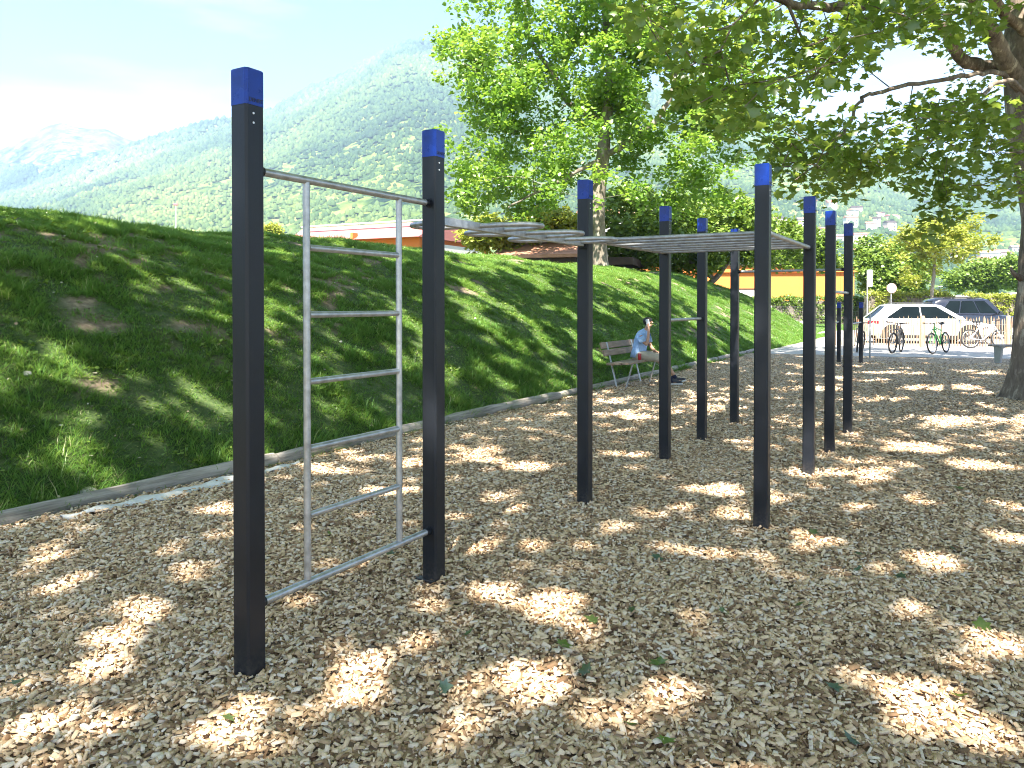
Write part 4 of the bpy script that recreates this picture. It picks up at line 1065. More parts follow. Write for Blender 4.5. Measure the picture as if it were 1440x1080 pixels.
# hedges -----------------------------------------------------------------------------------
def hedge(label, x0, x1, y, dy, h, seed, mat='leaf_dark', z0=-.06, slope=0):
    rg = np.random.default_rng(seed); L = x1 - x0
    t = thing('hedge', label, 'hedge', (x0, y, z0))
    core = MB()
    core.loft([[(.1 + (L - .2) * i / 12, .18 + slope * L * i / 12, 0), (.1 + (L - .2) * i / 12, dy - .18 + slope * L * i / 12, 0), (.1 + (L - .2) * i / 12, dy - .25 + slope * L * i / 12, h - .25), (.1 + (L - .2) * i / 12, .25 + slope * L * i / 12, h - .25)] for i in range(13)])
    core.build('stems', M['bark_thin'], t)
    n = int(L * (dy + 2 * h) * 11)
    x_ = rg.random(n) * L; f = rg.random(n)
    yy = np.where(f < .55, rg.random(n) * .25, rg.random(n) * dy); zz = np.where(f < .55, rg.random(n) * h, h - rg.random(n) * .22)
    zz = zz * (1 + .10 * (fbm(x_ * .8, yy, 2) - .5) * 2)
    leaves('foliage', np.stack([x_, yy + slope * x_, zz], -1), .22, 14, .13, M[mat], t, LEAF3, rg, .8, 0, None, (.8, .5))
    return t
hedge('clipped hedge behind the wire fence in front of the orange building', 17.6, 29.5, 61.5, 1.4, 2.15, 61)
hedge('sunny clipped hedge behind the cars, left of the young tree', 24.6, 30.5, 53, 1.2, 2.45, 62, 'leaf_yellow')
hedge('sunny clipped hedge right of the black car', 33.6, 40.0, 56, 1.2, 2.35, 63, 'leaf_yellow')
# =================================================================== BUILDINGS
def house(name, label, loc, rz, group=None): return thing(name, label, 'building', loc, rz, group)
# orange school building: facade faces the camera, right end turned a little
Yb = 70.0
xr = (1201 - 720) * Yb / F
ob = house('orange_building', 'long low orange building with a flat roof and a white door beyond the path', (xr, Yb, -.06), R(-4))
Hh = EYE + (HORIZ - 373) * Yb / F + .06
MB().box((-15, 6, Hh * .5 - .3), (30, 12, Hh - .6)).build('wall', M['orange_wall'], ob)
MB().box((-15, 6, Hh - .32), (30.5, 12.5, .62)).build('fascia', M['orange_wall'], ob)
MB().box((-15, 6, Hh + .03), (30.9, 12.9, .10)).build('roof', M['brown_wood'], ob)
jm = MB()
for i in range(9): jm.box((-1.2 - 3.2 * i, -.004, Hh * .5 - .3), (.05, .03, Hh - .7))
jm.build('panel_joint', M['orange_band'], ob)
d_ = MB().box((-9.6, -.03, 1.45), (1.5, .08, 2.9)).build('door', M['white_wall'], ob); MB().box((-9.1, -.10, 1.25), (.05, .08, .3)).build('handle', M['steel_dull'], d_)
MB().box((-9.6, -.02, 3.0), (1.8, .06, .12)).build('lintel', M['brown_wood'], ob)
wn = MB().box((.02, 3.4, 2.9), (.10, 5.0, 1.9)).build('window', M['white_wall'], ob); MB().box((.05, 3.4, 2.9), (.10, 4.4, 1.4)).build('pane', M['lamp_white'], wn)
MB().box((.02, 3.6, 1.0), (.12, 5.6, 1.7)).build('garage_door', M['white_wall'], ob)
# red roofed building behind the bank
pR = at(590, 345, 46.0); pLft = at(414, 345, 50.4)
ang = math.atan2(pR[1] - pLft[1], pR[0] - pLft[0])
rb = house('red_roof_building', 'orange building with a sloping pink red metal roof behind the bank', (pR[0], pR[1], -.06), ang)
ze = EYE + (HORIZ - 329) * 46 / F; zr = EYE + (HORIZ - 309.5) * 47.2 / F
L_ = math.hypot(pR[0] - pLft[0], pR[1] - pLft[1])
MB().box((-L_ / 2 - .2, 4.5, ze / 2), (L_, 8.4, ze)).build('wall', M['orange_wall'], rb)
rf = MB(); rf.loft([[(x_, -.35, ze - .12), (x_, .0, ze + .02), (x_, 1.4, zr), (x_, 8.0, zr + .05), (x_, 9.2, ze + .05), (x_, 9.2, ze - .12)] for x_ in (-L_ - .5, .15)])
rf.build('roof', M['red_roof'], rb)
MB().box((-4.8, -.10, ze - .9), (.18, .5, 2.4)).build('downpipe', M['orange_band'], rb)
MB().box((.02, 4.2, ze - 1.1), (.10, 7.0, 1.4)).build('window', M['white_wall'], rb)
MB().box((-L_ / 2, .7, zr + .02), (L_, .10, .08)).build('ridge_trim', M['white_wall'], rb)
# terracotta shelter behind the plane tree
pv_ = at(692, 361, 39.0); pw_ = at(890, 372, 37.0)
ang = math.atan2(pw_[1] - pv_[1], pw_[0] - pv_[0]); Ls = math.hypot(pw_[0] - pv_[0], pw_[1] - pv_[1])
sh = house('tiled_shelter', 'low brown timber shelter with a terracotta roof just beyond the bank', (pv_[0], pv_[1], -.06), ang)
z1 = pv_[2]; z2 = EYE + (HORIZ - 372) * 37 / F + 1.0
rf = MB(); rf.loft([[(0, -.3, z1 + .1), (0, -.3, z1 - .05), (0, 6.2, z1 - .05), (0, 3.0, z1 + 1.15)], [(Ls * .66, -.3, z1 + .12), (Ls * .66, -.3, z1 - .05), (Ls * .66, 6.2, z1 - .05), (Ls * .66, 3.0, z1 + 1.25)]])
rf.build('roof', M['tile_roof'], sh)
MB().box((Ls * .5, 2.6, z1 - .26), (Ls, 5.4, .36)).build('eave_beam', M['brown_wood'], sh)
MB().box((Ls * .85, 2.4, z1 * .5 - .3), (Ls * .30, 5.0, z1 - .6)).build('wall', M['brown_wood'], sh)
for x_ in (.3, Ls * .33, Ls * .66): MB().box((x_, .2, z1 / 2 - .2), (.22, .22, z1 - .4)).build('post', M['brown_wood'], sh)
# pale house glimpsed beside the plane trunk
ph = house('white_house', 'white house wall glimpsed right of the pale tree trunk', ((858 - 720) * 62 / F, 62, -.06), R(4))
zt = EYE + (HORIZ - 300) * 62 / F
MB().box((0, 4, zt / 2), (3.4, 8, zt)).build('wall', M['white_wall'], ph)
MB().loft([[(-2.1, -.4, zt), (2.1, -.4, zt), (2.1, 8.4, zt), (-2.1, 8.4, zt)], [(-1.9, 3.8, zt + 1.0), (1.9, 3.8, zt + 1.0), (1.9, 4.2, zt + 1.0), (-1.9, 4.2, zt + 1.0)]]).build('roof', M['tile_roof'], ph)
w_ = MB().box((.5, -.03, zt - 1.6), (1.1, .1, 1.3)).build('window', M['window'], ph); MB().box((.5, -.06, zt - 2.32), (1.3, .16, .1)).build('sill', M['white_wall'], w_)
# hillside village
rgv = np.random.default_rng(77); RF = [M['tile_roof'], M['red_roof'], M['tile_roof'], M['brown_wood']]
M['cream'] = pmat('cream_render', (.62, .55, .45), .85, 0, .06, .2)
M['pinkish'] = pmat('pink_render', (.60, .46, .40), .85, 0, .06, .2)
WL = [M['white_wall'], M['cream'], M['white_wall'], M['pinkish']]
houses = []
for i in range(44):
    if i < 32: px_ = rgv.uniform(1085, 1262); d_ = rgv.uniform(640, 1020)
    else: px_ = rgv.uniform(1345, 1445); d_ = rgv.uniform(620, 720)
    x_ = (px_ - 720) * d_ / F; z_ = float(mountain_h(np.array(x_), np.array(d_), cM, 2500, 420, 105))
    if any((x_ - a_) ** 2 + (d_ - b_) ** 2 < 16 ** 2 for a_, b_ in houses): continue
    houses.append((x_, d_))
    h_ = house('hillside_house', 'small pale village house far off at the foot of the wooded mountain', (x_, d_, z_ - 2), R(rgv.uniform(-30, 30)), 'village houses below the mountain')
    W_ = rgv.uniform(8, 17); D_ = rgv.uniform(8, 11); H_ = rgv.uniform(6.5, 11.5)
    MB().box((0, 0, H_ / 2), (W_, D_, H_)).build('wall', WL[i % 4], h_)
    MB().loft([[(-W_ / 2 - .6, -D_ / 2 - .6, H_), (-W_ / 2 - .6, D_ / 2 + .6, H_), (-W_ / 2 - .6, 0, H_ + 2.2)], [(W_ / 2 + .6, -D_ / 2 - .6, H_), (W_ / 2 + .6, D_ / 2 + .6, H_), (W_ / 2 + .6, 0, H_ + 2.2)]]).build('roof', RF[i % 4], h_)
    for fl in range(int(H_ // 3.2)):
        for k in range(int(W_ // 3)):
            if rgv.random() < .8: MB().box((-W_ / 2 + 1.8 + k * 3, -D_ / 2 - .03, 1.9 + fl * 3.1), (1.1, .1, 1.5)).build('window', M['window'], h_)
# retaining wall behind the cars
gw = MB().loft([[(0, 0, 0), (0, .5, 0), (0, .45, 2.3), (0, .05, 2.3)], [(9.5, 0, 0), (9.5, .5, 0), (9.5, .45, 2.75), (9.5, .05, 2.75)]]).build('retaining_wall', M['concrete']); gw.location = (36.5, 66, -.06)
tag(gw, 'long grey retaining wall behind the black car', 'wall')
# mast beyond the bank
ms = thing('mast', 'thin pale mast with a red top far beyond the bank, left of the first post', 'mast', ((248 - 720) * 90 / F, 90, -.06))
zt = EYE + (HORIZ - 284) * 90 / F
MB().tube([(0, 0, 0), (0, 0, zt - .35)], .05, 8).build('pole', M['white'], ms, smooth=60)
MB().box((0, 0, zt - .25), (.55, .2, .26)).build('lamp_head', pmat('faded_mast_red', (.42, .14, .16), .6), ms, bevel=.03)

# stones -------------------------------------------------------------------------------
def stone(name, label, loc, r, sc, mat, seed, group=None, kindcat='stone'):
    mb = MB(); mb.sphere((0, 0, 0), 1, 12, 8)
    mb.v = [tuple(Vector(p_) * (1 + .35 * mnoise.noise(Vector(p_) * 1.6 + Vector((seed * 3.1, 0, 0))) + .15 * mnoise.noise(Vector(p_) * 4 + Vector((seed, 5, 0))))) for p_ in mb.v]
    mb.v = [(p_[0] * r * sc[0], p_[1] * r * sc[1], p_[2] * r * sc[2]) for p_ in mb.v]
    o = mb.build(name, mat, smooth=35); o.location = loc; o.rotation_euler = (0, 0, seed)
    return tag(o, label, kindcat, group)
for i, (px_, py_, r_, lb) in enumerate([(118, 697, .085, 'flat pale stone in the grass just above the edging log'), (37, 527, .05, 'small pale stone on the bare patch at the left edge of the bank'), (188, 690, .05, 'small grey stone wedged behind the edging log')]):
    # march along the sight line to the bank
    t = 4.0
    while t < 30:
        x_ = (px_ - 720) / F * t; z_ = EYE + (HORIZ - py_) / F * t
        if z_ < float(hill_h(np.array(x_), np.array(t))): break
        t += .02
    stone('stone', lb, (x_, t, z_ + .01), r_, (1.2, .8, .5), M['stone'], i + 1)
for i, (dx_, dy_, r_) in enumerate([(0, 0, .75), (1.0, .3, .55), (-.8, .4, .5)]):
    p_ = gp(1112, 458, -.06)
    stone('boulder', ['largest grey boulder in the low pile on the lawn by the path', 'right hand grey boulder of the low pile on the lawn', 'left hand grey boulder of the low pile on the lawn'][i], (p_[0] + dx_, p_[1] + dy_, 0), r_, (1.3, .9, .55), M['rock'], i + 4)

# =================================================================== FENCES
# wire mesh fence in front of the far hedge
wf_ = thing('wire_fence', 'low wire mesh fence on pale posts in front of the hedge', 'fence', (17.4, 60.5, -.06))
for i in range(5): MB().tube([(i * 3.0, 0, 0), (i * 3.0, 0, 1.5)], .05, 8).build('post', M['white'], wf_)
wm = MB()
for z_ in np.arange(.1, 1.45, .19): wm.box((6, 0, z_), (12, .012, .012))
for x_ in np.arange(.2, 12, .22): wm.box((x_, 0, .75), (.010, .010, 1.4))
wm.build('wire_mesh', M['wire'], wf_)
# chestnut paling fence
f0 = np.array(gp(1172, 487.5)[:2]); f1 = np.array(gp(1297, 488.5)[:2]); f2 = np.array(gp(1418, 489.5)[:2]); f3 = f2 + (f2 - f1) * 1.4
pf = thing('paling_fence', 'low chestnut paling fence of rough split pickets in front of the parked cars', 'fence', (f0[0], f0[1], -.01))
rgf = random.Random(9)
for a_ in (f0, f1, f2, f3):
    mb = MB(); mb.tube([(a_[0] - f0[0], a_[1] - f0[1], -.1), (a_[0] - f0[0], a_[1] - f0[1], 1.14), (a_[0] - f0[0], a_[1] - f0[1], 1.17)], [.075, .072, .055], 12); mb.build('post', M['paling'], pf, smooth=50)
for a_, b_ in ((f0, f1), (f1, f2), (f2, f3)):
    mb = MB(); wr = MB(); dv = b_ - a_; Lf = np.linalg.norm(dv); u_ = dv / Lf; n_ = int(Lf / .092); an = math.atan2(u_[1], u_[0])
    for i in range(1, n_):
        c = a_ + u_ * (Lf * i / n_) - f0; wd_p = rgf.uniform(.026, .040); hh = rgf.uniform(1.0, 1.12); rot = Matrix.Rotation(an, 3, 'Z') @ Matrix.Rotation(rgf.uniform(-.035, .035), 3, 'Y')
        zb_ = .06
        pts = [(-wd_p / 2, 0), (wd_p / 2, 0), (wd_p / 2 * .9, hh - .09), (rgf.uniform(-.006, .006), hh), (-wd_p / 2 * .9, hh - .09)]
        o_ = [Vector((x_, -.012, z_)) for x_, z_ in pts] + [Vector((x_, .012, z_)) for x_, z_ in pts]
        o_ = [rot @ p_ + Vector((c[0], c[1], zb_)) for p_ in o_]
        mb.add(o_, [(0, 1, 2, 3, 4), (9, 8, 7, 6, 5)] + [(k, (k + 1) % 5, (k + 1) % 5 + 5, k + 5) for k in range(5)])
    for z_ in (.32, .85):
        a3 = a_ - f0; b3 = b_ - f0
        for off_ in (-.018, .018):
            wr.tube([(a3[0] - u_[1] * off_, a3[1] + u_[0] * off_, z_), (b3[0] - u_[1] * off_, b3[1] + u_[0] * off_, z_)], .003, 5)
    mb.build('picket_panel', M['paling'], pf); wr.build('wire', M['wire'], pf)

# =================================================================== CARS
def make_car(label, loc, rz, paint, Lc, Wc, Hc, suv, name):
    """x forward, origin on the ground under the middle"""
    c = thing(name, label, 'car', loc, rz, 'cars parked behind the paling fence')
    hl = Lc / 2; wb = Lc * .585; xa, xf = -wb / 2 - .02 * Lc, wb / 2 - .02 * Lc
    rw = .355; zs = .24; belt = Hc * .60
    # lower body stations: x, bottom, top, half width
    st = [(-hl, .52, .86, .60), (-hl + .04, .40, belt * .98, .80), (-hl + .22, .32, belt * 1.03, .92), (-hl + .7, .26, belt * 1.045, .98), (-.2, .24, belt * 1.01, 1), (hl - 1.72, .24, belt * .985, 1), (hl - 1.25, .25, belt * .955, .985), (hl - .55, .27, belt * .87, .94), (hl - .14, .32, belt * .76, .82), (hl - .02, .42, belt * .62, .66)]
    rings = []
    for x_, zb_, zt, k in st:
        w_ = Wc / 2 * k; zm = zb_ + (zt - zb_) * .62
        rings.append([(x_, -w_ * .86, zb_), (x_, -w_ * .97, zb_ + .10), (x_, -w_, zm), (x_, -w_ * .95, zt - .06), (x_, -w_ * .86, zt), (x_, 0, zt + .025), (x_, w_ * .86, zt), (x_, w_ * .95, zt - .06), (x_, w_, zm), (x_, w_ * .97, zb_ + .10), (x_, w_ * .86, zb_)])
    body = MB().loft(rings).build('body', paint, c, smooth=38)
    # cabin: (x at belt, x at roof)
    xr_b, xr_t = -hl + (.16 if suv else .12), -hl + (.62 if suv else .88)
    xf_b, xf_t = (hl - 1.30, hl - 2.02) if suv else (hl - 1.12, hl - 2.15)
    zb_ = belt * .99; zt = Hc
    def sec(t):       # half width at height share t
        return Wc / 2 * (.87 - .17 * t)
    levels = [0, .35, .7, .92, 1.0]
    rings = []
    for t in levels:
        z_ = zb_ + (zt - zb_) * t; e = t if t < .92 else .92 + (t - .92) * 3.2
        xb = xr_b + (xr_t - xr_b) * e; xf_ = xf_b + (xf_t - xf_b) * (e if t < .92 else .92 + (t - .92) * 5); w_ = sec(t) * (.93 if t == 1 else 1)
        rings.append([(xb + .04, -w_ * .9, z_), (xb + .28, -w_, z_), (xf_ - .42, -w_, z_), (xf_ - .05, -w_ * .86, z_), (xf_, 0, z_), (xf_ - .05, w_ * .86, z_), (xf_ - .42, w_, z_), (xb + .28, w_, z_), (xb + .04, w_ * .9, z_), (xb, 0, z_)])
    MB().loft(rings).build('cabin', paint, c, smooth=38)
    def X(t, side): return (xr_b + (xr_t - xr_b) * t) if side < 0 else (xf_b + (xf_t - xf_b) * t)
    t0, t1 = .10, .84
    zz = lambda t: zb_ + (zt - zb_) * t
    for s in (-1, 1):
        spl = [(0, .0, .50), (0, .50, .99)] if not suv else [(0, .0, .33), (0, .33, .68), (0, .68, .99)]
        x0_ = lambda t: X(t, -1) + .46 + .15 * t; x1_ = lambda t: X(t, 1) - .30
        for i, (_, a_, b_) in enumerate(spl):
            a0 = x0_(t0) + (x1_(t0) - x0_(t0)) * a_ + .025; a1 = x0_(t0) + (x1_(t0) - x0_(t0)) * b_ - .025
            b0 = x0_(t1) + (x1_(t1) - x0_(t1)) * a_ + .025; b1 = x0_(t1) + (x1_(t1) - x0_(t1)) * b_ - .025
            o = .012
            MB().loft([[(a0, s * (sec(t0) + o), zz(t0)), (a1, s * (sec(t0) + o), zz(t0)), (b1, s * (sec(t1) + o), zz(t1)), (b0, s * (sec(t1) + o), zz(t1))],
                       [(a0, s * (sec(t0) - .02), zz(t0)), (a1, s * (sec(t0) - .02), zz(t0)), (b1, s * (sec(t1) - .02), zz(t1)), (b0, s * (sec(t1) - .02), zz(t1))]]).build('side_window', M['glass'], c)
        # sill, arches, wheels
        MB().box(((xa + xf) / 2, s * (Wc / 2 - .02), .27), (wb - .7, .06, .12)).build('sill', M['black'], c, bevel=.01)
        for xw in (xa, xf):
            arch = [(xw + (rw + .075) * math.cos(a_), s * (Wc / 2 - .06), rw + (rw + .075) * math.sin(a_)) for a_ in np.linspace(-.25, math.pi + .25, 20)]
            ar2 = [(p_[0], s * (Wc / 2 + .004), p_[2]) for p_ in arch]
            MB().loft([arch, ar2]).build('wheel_arch', M['black'], c)
            whl = thing('wheel', None, None); whl.parent = c; whl.location = (xw, s * (Wc / 2 - .09), rw)
            pr = [(-.10, rw - .06), (-.11, rw - .02), (-.08, rw), (.08, rw), (.11, rw - .02), (.10, rw - .06), (.10, .22), (-.10, .22)]
            rings = [[(r_ * math.cos(a_), y_, r_ * math.sin(a_)) for y_, r_ in pr] for a_ in np.linspace(0, 2 * math.pi, 25)[:-1]]
            MB().loft(rings + [rings[0]], caps=False).build('tyre', M['tyre'], whl, smooth=50)
            rm = MB(); rm.tube([(0, s * .02, 0), (0, s * .10, 0)], [.06, .05], 12)
            for k in range(5):
                a_ = k * 2 * math.pi / 5 + .3; rm.beam((.04 * math.cos(a_), s * .085, .04 * math.sin(a_)), (.235 * math.cos(a_), s * .075, .235 * math.sin(a_)), .07, .03, (0, 1, 0))
            rm.tube([(.235 * math.cos(a_), s * .08, .235 * math.sin(a_)) for a_ in np.linspace(0, 2 * math.pi, 25)[:-1]], .022, 8, closed=True)
            rm.build('rim', M['alloy'], whl, smooth=50)
        MB().loft([[(xf_b - .40, s * (sec(0) + .02), zb_ + .02), (xf_b - .40, s * (sec(0) + .02), zb_ + .15), (xf_b - .28, s * (sec(0) + .02), zb_ + .13), (xf_b - .26, s * (sec(0) + .02), zb_ + .03)], [(xf_b - .42, s * (sec(0) + .22), zb_ + .03), (xf_b - .42, s * (sec(0) + .22), zb_ + .17), (xf_b - .32, s * (sec(0) + .22), zb_ + .15), (xf_b - .30, s * (sec(0) + .22), zb_ + .04)]]).build('mirror', paint, c, bevel=.015)
        for xd in (-.55, .42): MB().box((xd, s * (Wc / 2 * .975), belt * .86), (.20, .03, .035)).build('door_handle', paint, c, bevel=.006)
        MB().loft([[(-hl + .02, s * Wc / 2 * .55, belt * .82), (-hl + .02, s * Wc / 2 * .55, belt * .96), (-hl + .03, s * Wc / 2 * .80, belt * .97), (-hl + .03, s * Wc / 2 * .80, belt * .80)], [(-hl + .06, s * Wc / 2 * .58, belt * .82), (-hl + .06, s * Wc / 2 * .58, belt * .96), (-hl + .44, s * Wc / 2 * .965, belt * .955), (-hl + .40, s * Wc / 2 * .975, belt * .84)]]).build('tail_light', M['lamp_red'], c)
        MB().loft([[(hl - .06, s * Wc / 2 * .45, belt * .62), (hl - .06, s * Wc / 2 * .45, belt * .70), (hl - .09, s * Wc / 2 * .70, belt * .73), (hl - .09, s * Wc / 2 * .70, belt * .62)], [(hl - .20, s * Wc / 2 * .45, belt * .62), (hl - .20, s * Wc / 2 * .45, belt * .74), (hl - .55, s * Wc / 2 * .955, belt * .79), (hl - .45, s * Wc / 2 * .955, belt * .66)]]).build('headlight', M['lamp_white'], c)
        rail = MB(); rail.tube([(xr_t + .25, s * sec(1) * .9, zt - .02), (xr_t + .35, s * sec(1) * .9, zt + .045), (xf_t - .35, s * sec(1) * .9, zt + .045), (xf_t - .2, s * sec(1) * .9, zt - .02)], .018, 8); rail.build('roof_rail', M['black'], c, smooth=50)
    for sgn, nm in ((1, 'windscreen'), (-1, 'rear_window')):
        q = []
        for t, wk in ((.08, .84), (.86, .80)):
            x_ = X(t, sgn) + sgn * .012
            q += [(x_ - sgn * .055, -sec(t) * wk, zz(t)), (x_, 0, zz(t)), (x_ - sgn * .055, sec(t) * wk, zz(t))]
        MB().add(q + [(p_[0] - sgn * .03, p_[1], p_[2]) for p_ in q], [(0, 1, 4, 3), (1, 2, 5, 4), (6, 9, 10, 7), (7, 10, 11, 8), (0, 3, 9, 6), (2, 8, 11, 5), (3, 4, 10, 9), (4, 5, 11, 10), (0, 6, 7, 1), (1, 7, 8, 2)]).build(nm, M['glass'], c)
    MB().box((hl - .07, 0, belt * .50), (.06, Wc * .62, .22)).build('grille', M['black'], c, bevel=.01)
    for s in (-1, 1): MB().box((s * (hl - .03), 0, .47), (.02, .5, .11)).build('number_plate', M['white'], c)
    return c
wc = gp(1313, 483.0); make_car('white estate car with dark windows parked right behind the paling fence', (wc[0] + .1, wc[1] + .8, -.006), R(-9), M['car_white'], 4.95, 1.86, 1.60, False, 'white_car')
make_car('black car with roof rails parked beyond the white car', (21.6, 36.2, -.006), R(-3), M['car_black'], 4.95, 1.92, 1.86, True, 'black_car')

# =================================================================== BICYCLES
def make_bike(label, loc, rz, frame_mat, steer=0.0, lean=0.0, tyre='tyre', fork_mat=None, group='bicycles standing by the fence'):
    """x forward, wheels on the ground"""
    b = thing('bicycle', label, 'bicycle', loc, rz, group); b.rotation_euler = (lean, 0, rz)
    rw = .345; wb = 1.08; fm = M[frame_mat]
    R0 = Vector((-wb / 2, 0, rw)); FW = Vector((wb / 2, 0, rw)); BB = Vector((-.09, 0, .30)); ST = Vector((-.235, 0, .80)); HT = Vector((.30, 0, .87)); HB = Vector((.345, 0, .74))
    def wheel(nm_loc, parent, rotz=0):
        wl = thing('wheel', None, None); wl.parent = parent; wl.location = nm_loc; wl.rotation_euler = (0, 0, rotz)
        cir = lambda r_, n=32: [(r_ * math.cos(a_), 0, r_ * math.sin(a_)) for a_ in np.linspace(0, 2 * math.pi, n + 1)[:-1]]
        MB().tube(cir(rw - .024), .024, 8, closed=True).build('tyre', M[tyre], wl, smooth=60)
        MB().tube(cir(rw - .056), .012, 6, closed=True).build('rim', M['alloy'] if frame_mat != 'dark_frame' else M['black'], wl, smooth=60)
        sp_ = MB()
        for k in range(20):
            a_ = k * math.pi / 10; sp_.tube([(.02 * math.cos(a_ + .6), .02 * (-1) ** k, .02 * math.sin(a_ + .6)), ((rw - .06) * math.cos(a_), 0, (rw - .06) * math.sin(a_))], .0018, 4)
        sp_.tube([(0, -.05, 0), (0, .05, 0)], .02, 10); sp_.build('spokes', M['steel_dull'], wl)
        return wl
    f = MB()
    f.tube([BB, ST], .018, 10); f.tube([HB, BB], .024, 10); f.tube([HT - Vector((0, 0, .02)), ST - Vector((0, 0, .06))], .020, 10); f.tube([HT, HB], .024, 10)
    for s in (-1, 1):
        f.tube([BB + Vector((0, s * .03, 0)), R0 + Vector((0, s * .06, 0))], .010, 8); f.tube([ST + Vector((0, s * .02, -.07)), R0 + Vector((0, s * .06, 0))], .009, 8)
    f.build('frame', fm, b, smooth=50)
    sd_ = MB(); sd_.tube([ST, ST + Vector((-.045, 0, .14))], .013, 8); sp0 = sd_.build('seat_post', M['black'], b, smooth=50)
    MB().loft([[(-.40 + x_ - .02, y_ * k, .955 + z_) for y_, z_ in ((-1, 0), (-.7, .025), (0, .035), (.7, .025), (1, 0), (0, -.03))] for x_, k in ((0, .06), (.06, .075), (.14, .055), (.22, .022), (.28, .016))]).build('saddle', M['black'], b, smooth=60)
    cr_ = MB(); cr_.tube([(BB.x + .09 * math.cos(a_), -.055, BB.z + .09 * math.sin(a_)) for a_ in np.linspace(0, 2 * math.pi, 21)[:-1]], .007, 6, closed=True)
    cr_.tube([BB + Vector((0, -.07, 0)), BB + Vector((.12, -.07, -.12))], .011, 8); cr_.tube([BB + Vector((0, .07, 0)), BB + Vector((-.12, .07, .12))], .011, 8); cr_.tube([BB + Vector((0, -.08, 0)), BB + Vector((0, .08, 0))], .02, 10)
    cr_.box(BB + Vector((.12, -.12, -.12)), (.09, .10, .02)); cr_.box(BB + Vector((-.12, .12, .12)), (.09, .10, .02))
    cr_.build('crankset', M['black'], b, smooth=40)
    st_ = thing('front_end', None, None); st_.parent = b; st_.location = HT; st_.rotation_euler = (0, 0, steer)
    fw = FW - HT; fk = MB()
    for s in (-1, 1): fk.tube([Vector((.03, s * .065, -.09)), fw + Vector((-.04, s * .065, .10)), fw + Vector((0, s * .06, 0))], .016, 8)
    fk.tube([Vector((.03, -.07, -.09)), Vector((.03, .07, -.09))], .02, 8); fk.tube([Vector((0, 0, -.1)), Vector((-.03, 0, .08)), Vector((.05, 0, .11))], .016, 8)
    fk.build('fork', M[fork_mat] if fork_mat else fm, st_, smooth=50)
    hb = MB(); hb.tube([(.02, -.36, .14), (.045, -.2, .125), (.05, 0, .11), (.045, .2, .125), (.02, .36, .14)], .013, 8)
    for s in (-1, 1): hb.tube([(.02, s * .36, .14), (.03, s * .26, .132)], .018, 8); hb.tube([(.06, s * .22, .12), (.12, s * .31, .10)], .007, 6)
    hb.build('handlebar', M['black'], st_, smooth=50)
    cir = lambda r_, n=32: [(r_ * math.cos(a_), 0, r_ * math.sin(a_)) for a_ in np.linspace(0, 2 * math.pi, n + 1)[:-1]]
    o = MB().tube([Vector(p_) + fw for p_ in cir(rw - .024)], .024, 8, closed=True).build('tyre', M[tyre], st_, smooth=60)
    o = MB().tube([Vector(p_) + fw for p_ in cir(rw - .056)], .012, 6, closed=True).build('rim', M['alloy'] if frame_mat != 'dark_frame' else M['black'], st_, smooth=60)
    sp_ = MB()
    for k in range(20):
        a_ = k * math.pi / 10; sp_.tube([fw + Vector((.02 * math.cos(a_ + .6), .02 * (-1) ** k, .02 * math.sin(a_ + .6))), fw + Vector(((rw - .06) * math.cos(a_), 0, (rw - .06) * math.sin(a_)))], .0018, 4)
    sp_.tube([fw + Vector((0, -.05, 0)), fw + Vector((0, .05, 0))], .02, 10); sp_.build('spokes', M['steel_dull'], st_)
    wheel(tuple(R0), b)
    return b
def bike_at(px, py, ang, **k):
    x_, y_, _ = gp(px, py); d = Vector((math.cos(ang), math.sin(ang)))
    make_bike(loc=(x_ - d.x * .54, y_ - d.y * .54, -.01), rz=ang, **k)
bike_at(1257, 497, R(-128), label='black mountain bike facing the viewer before the white car', frame_mat='dark_frame', steer=R(-10), lean=R(-3))
bike_at(1313, 497.5, R(-139), label='bicycle with a bright green fork and frame turned half to the viewer', frame_mat='green_frame', steer=R(-5), lean=R(4))
bike_at(1203, 495, R(-125), label='dark bicycle half hidden behind the short black bar post', frame_mat='dark_frame', steer=R(12), lean=R(-4))
x_, y_, _ = gp(1380, 488.5); make_bike(label='white bicycle standing side on against the paling fence', loc=(x_ - .1, y_ - .45, -.01), rz=R(-2), frame_mat='white_frame', fork_mat='white_frame', lean=R(-5))

# =================================================================== SIGNS
def sign_round():
    Y_ = 47.0; s = thing('round_sign', 'round white road sign with a red rim on a pole behind the white car', 'road sign', ((1253 - 720) * Y_ / F, Y_, -.06))
    zc = EYE + (HORIZ - 404) * Y_ / F
    MB().tube([(0, 0, 0), (0, 0, zc + .2)], .035, 10).build('pole', M['steel_dull'], s, smooth=60)
    MB().tube([(0, -.06, zc), (0, -.04, zc)], .30, 32).build('sign_face', M['white'], s, smooth=40)
    MB().tube([(.285 * math.cos(a_), -.062, zc + .285 * math.sin(a_)) for a_ in np.linspace(0, 2 * math.pi, 33)[:-1]], .022, 6, closed=True).build('sign_rim', pmat('faded_red', (.62, .32, .30), .6), s)
sign_round()
def sign_box():
    Y_ = 44.0; s = thing('box_sign', 'narrow grey box sign on a pole at the corner of the orange building', 'sign', ((1219.5 - 720) * Y_ / F, Y_, -.06))
    z0 = EYE + (HORIZ - 402) * Y_ / F; z1 = EYE + (HORIZ - 378) * Y_ / F
    MB().tube([(0, 0, 0), (0, 0, z1)], .04, 10).build('pole', M['steel_dull'], s, smooth=60)
    MB().box((.14, -.02, (z0 + z1) / 2), (.24, .16, z1 - z0)).build('sign_panel', M['sign_grey'], s, bevel=.02)
sign_box()
lp = thing('lamp_post', 'thin grey lamp post rising behind the black car', 'lamp post', ((1321 - 720) * 57 / F, 57, -.06))
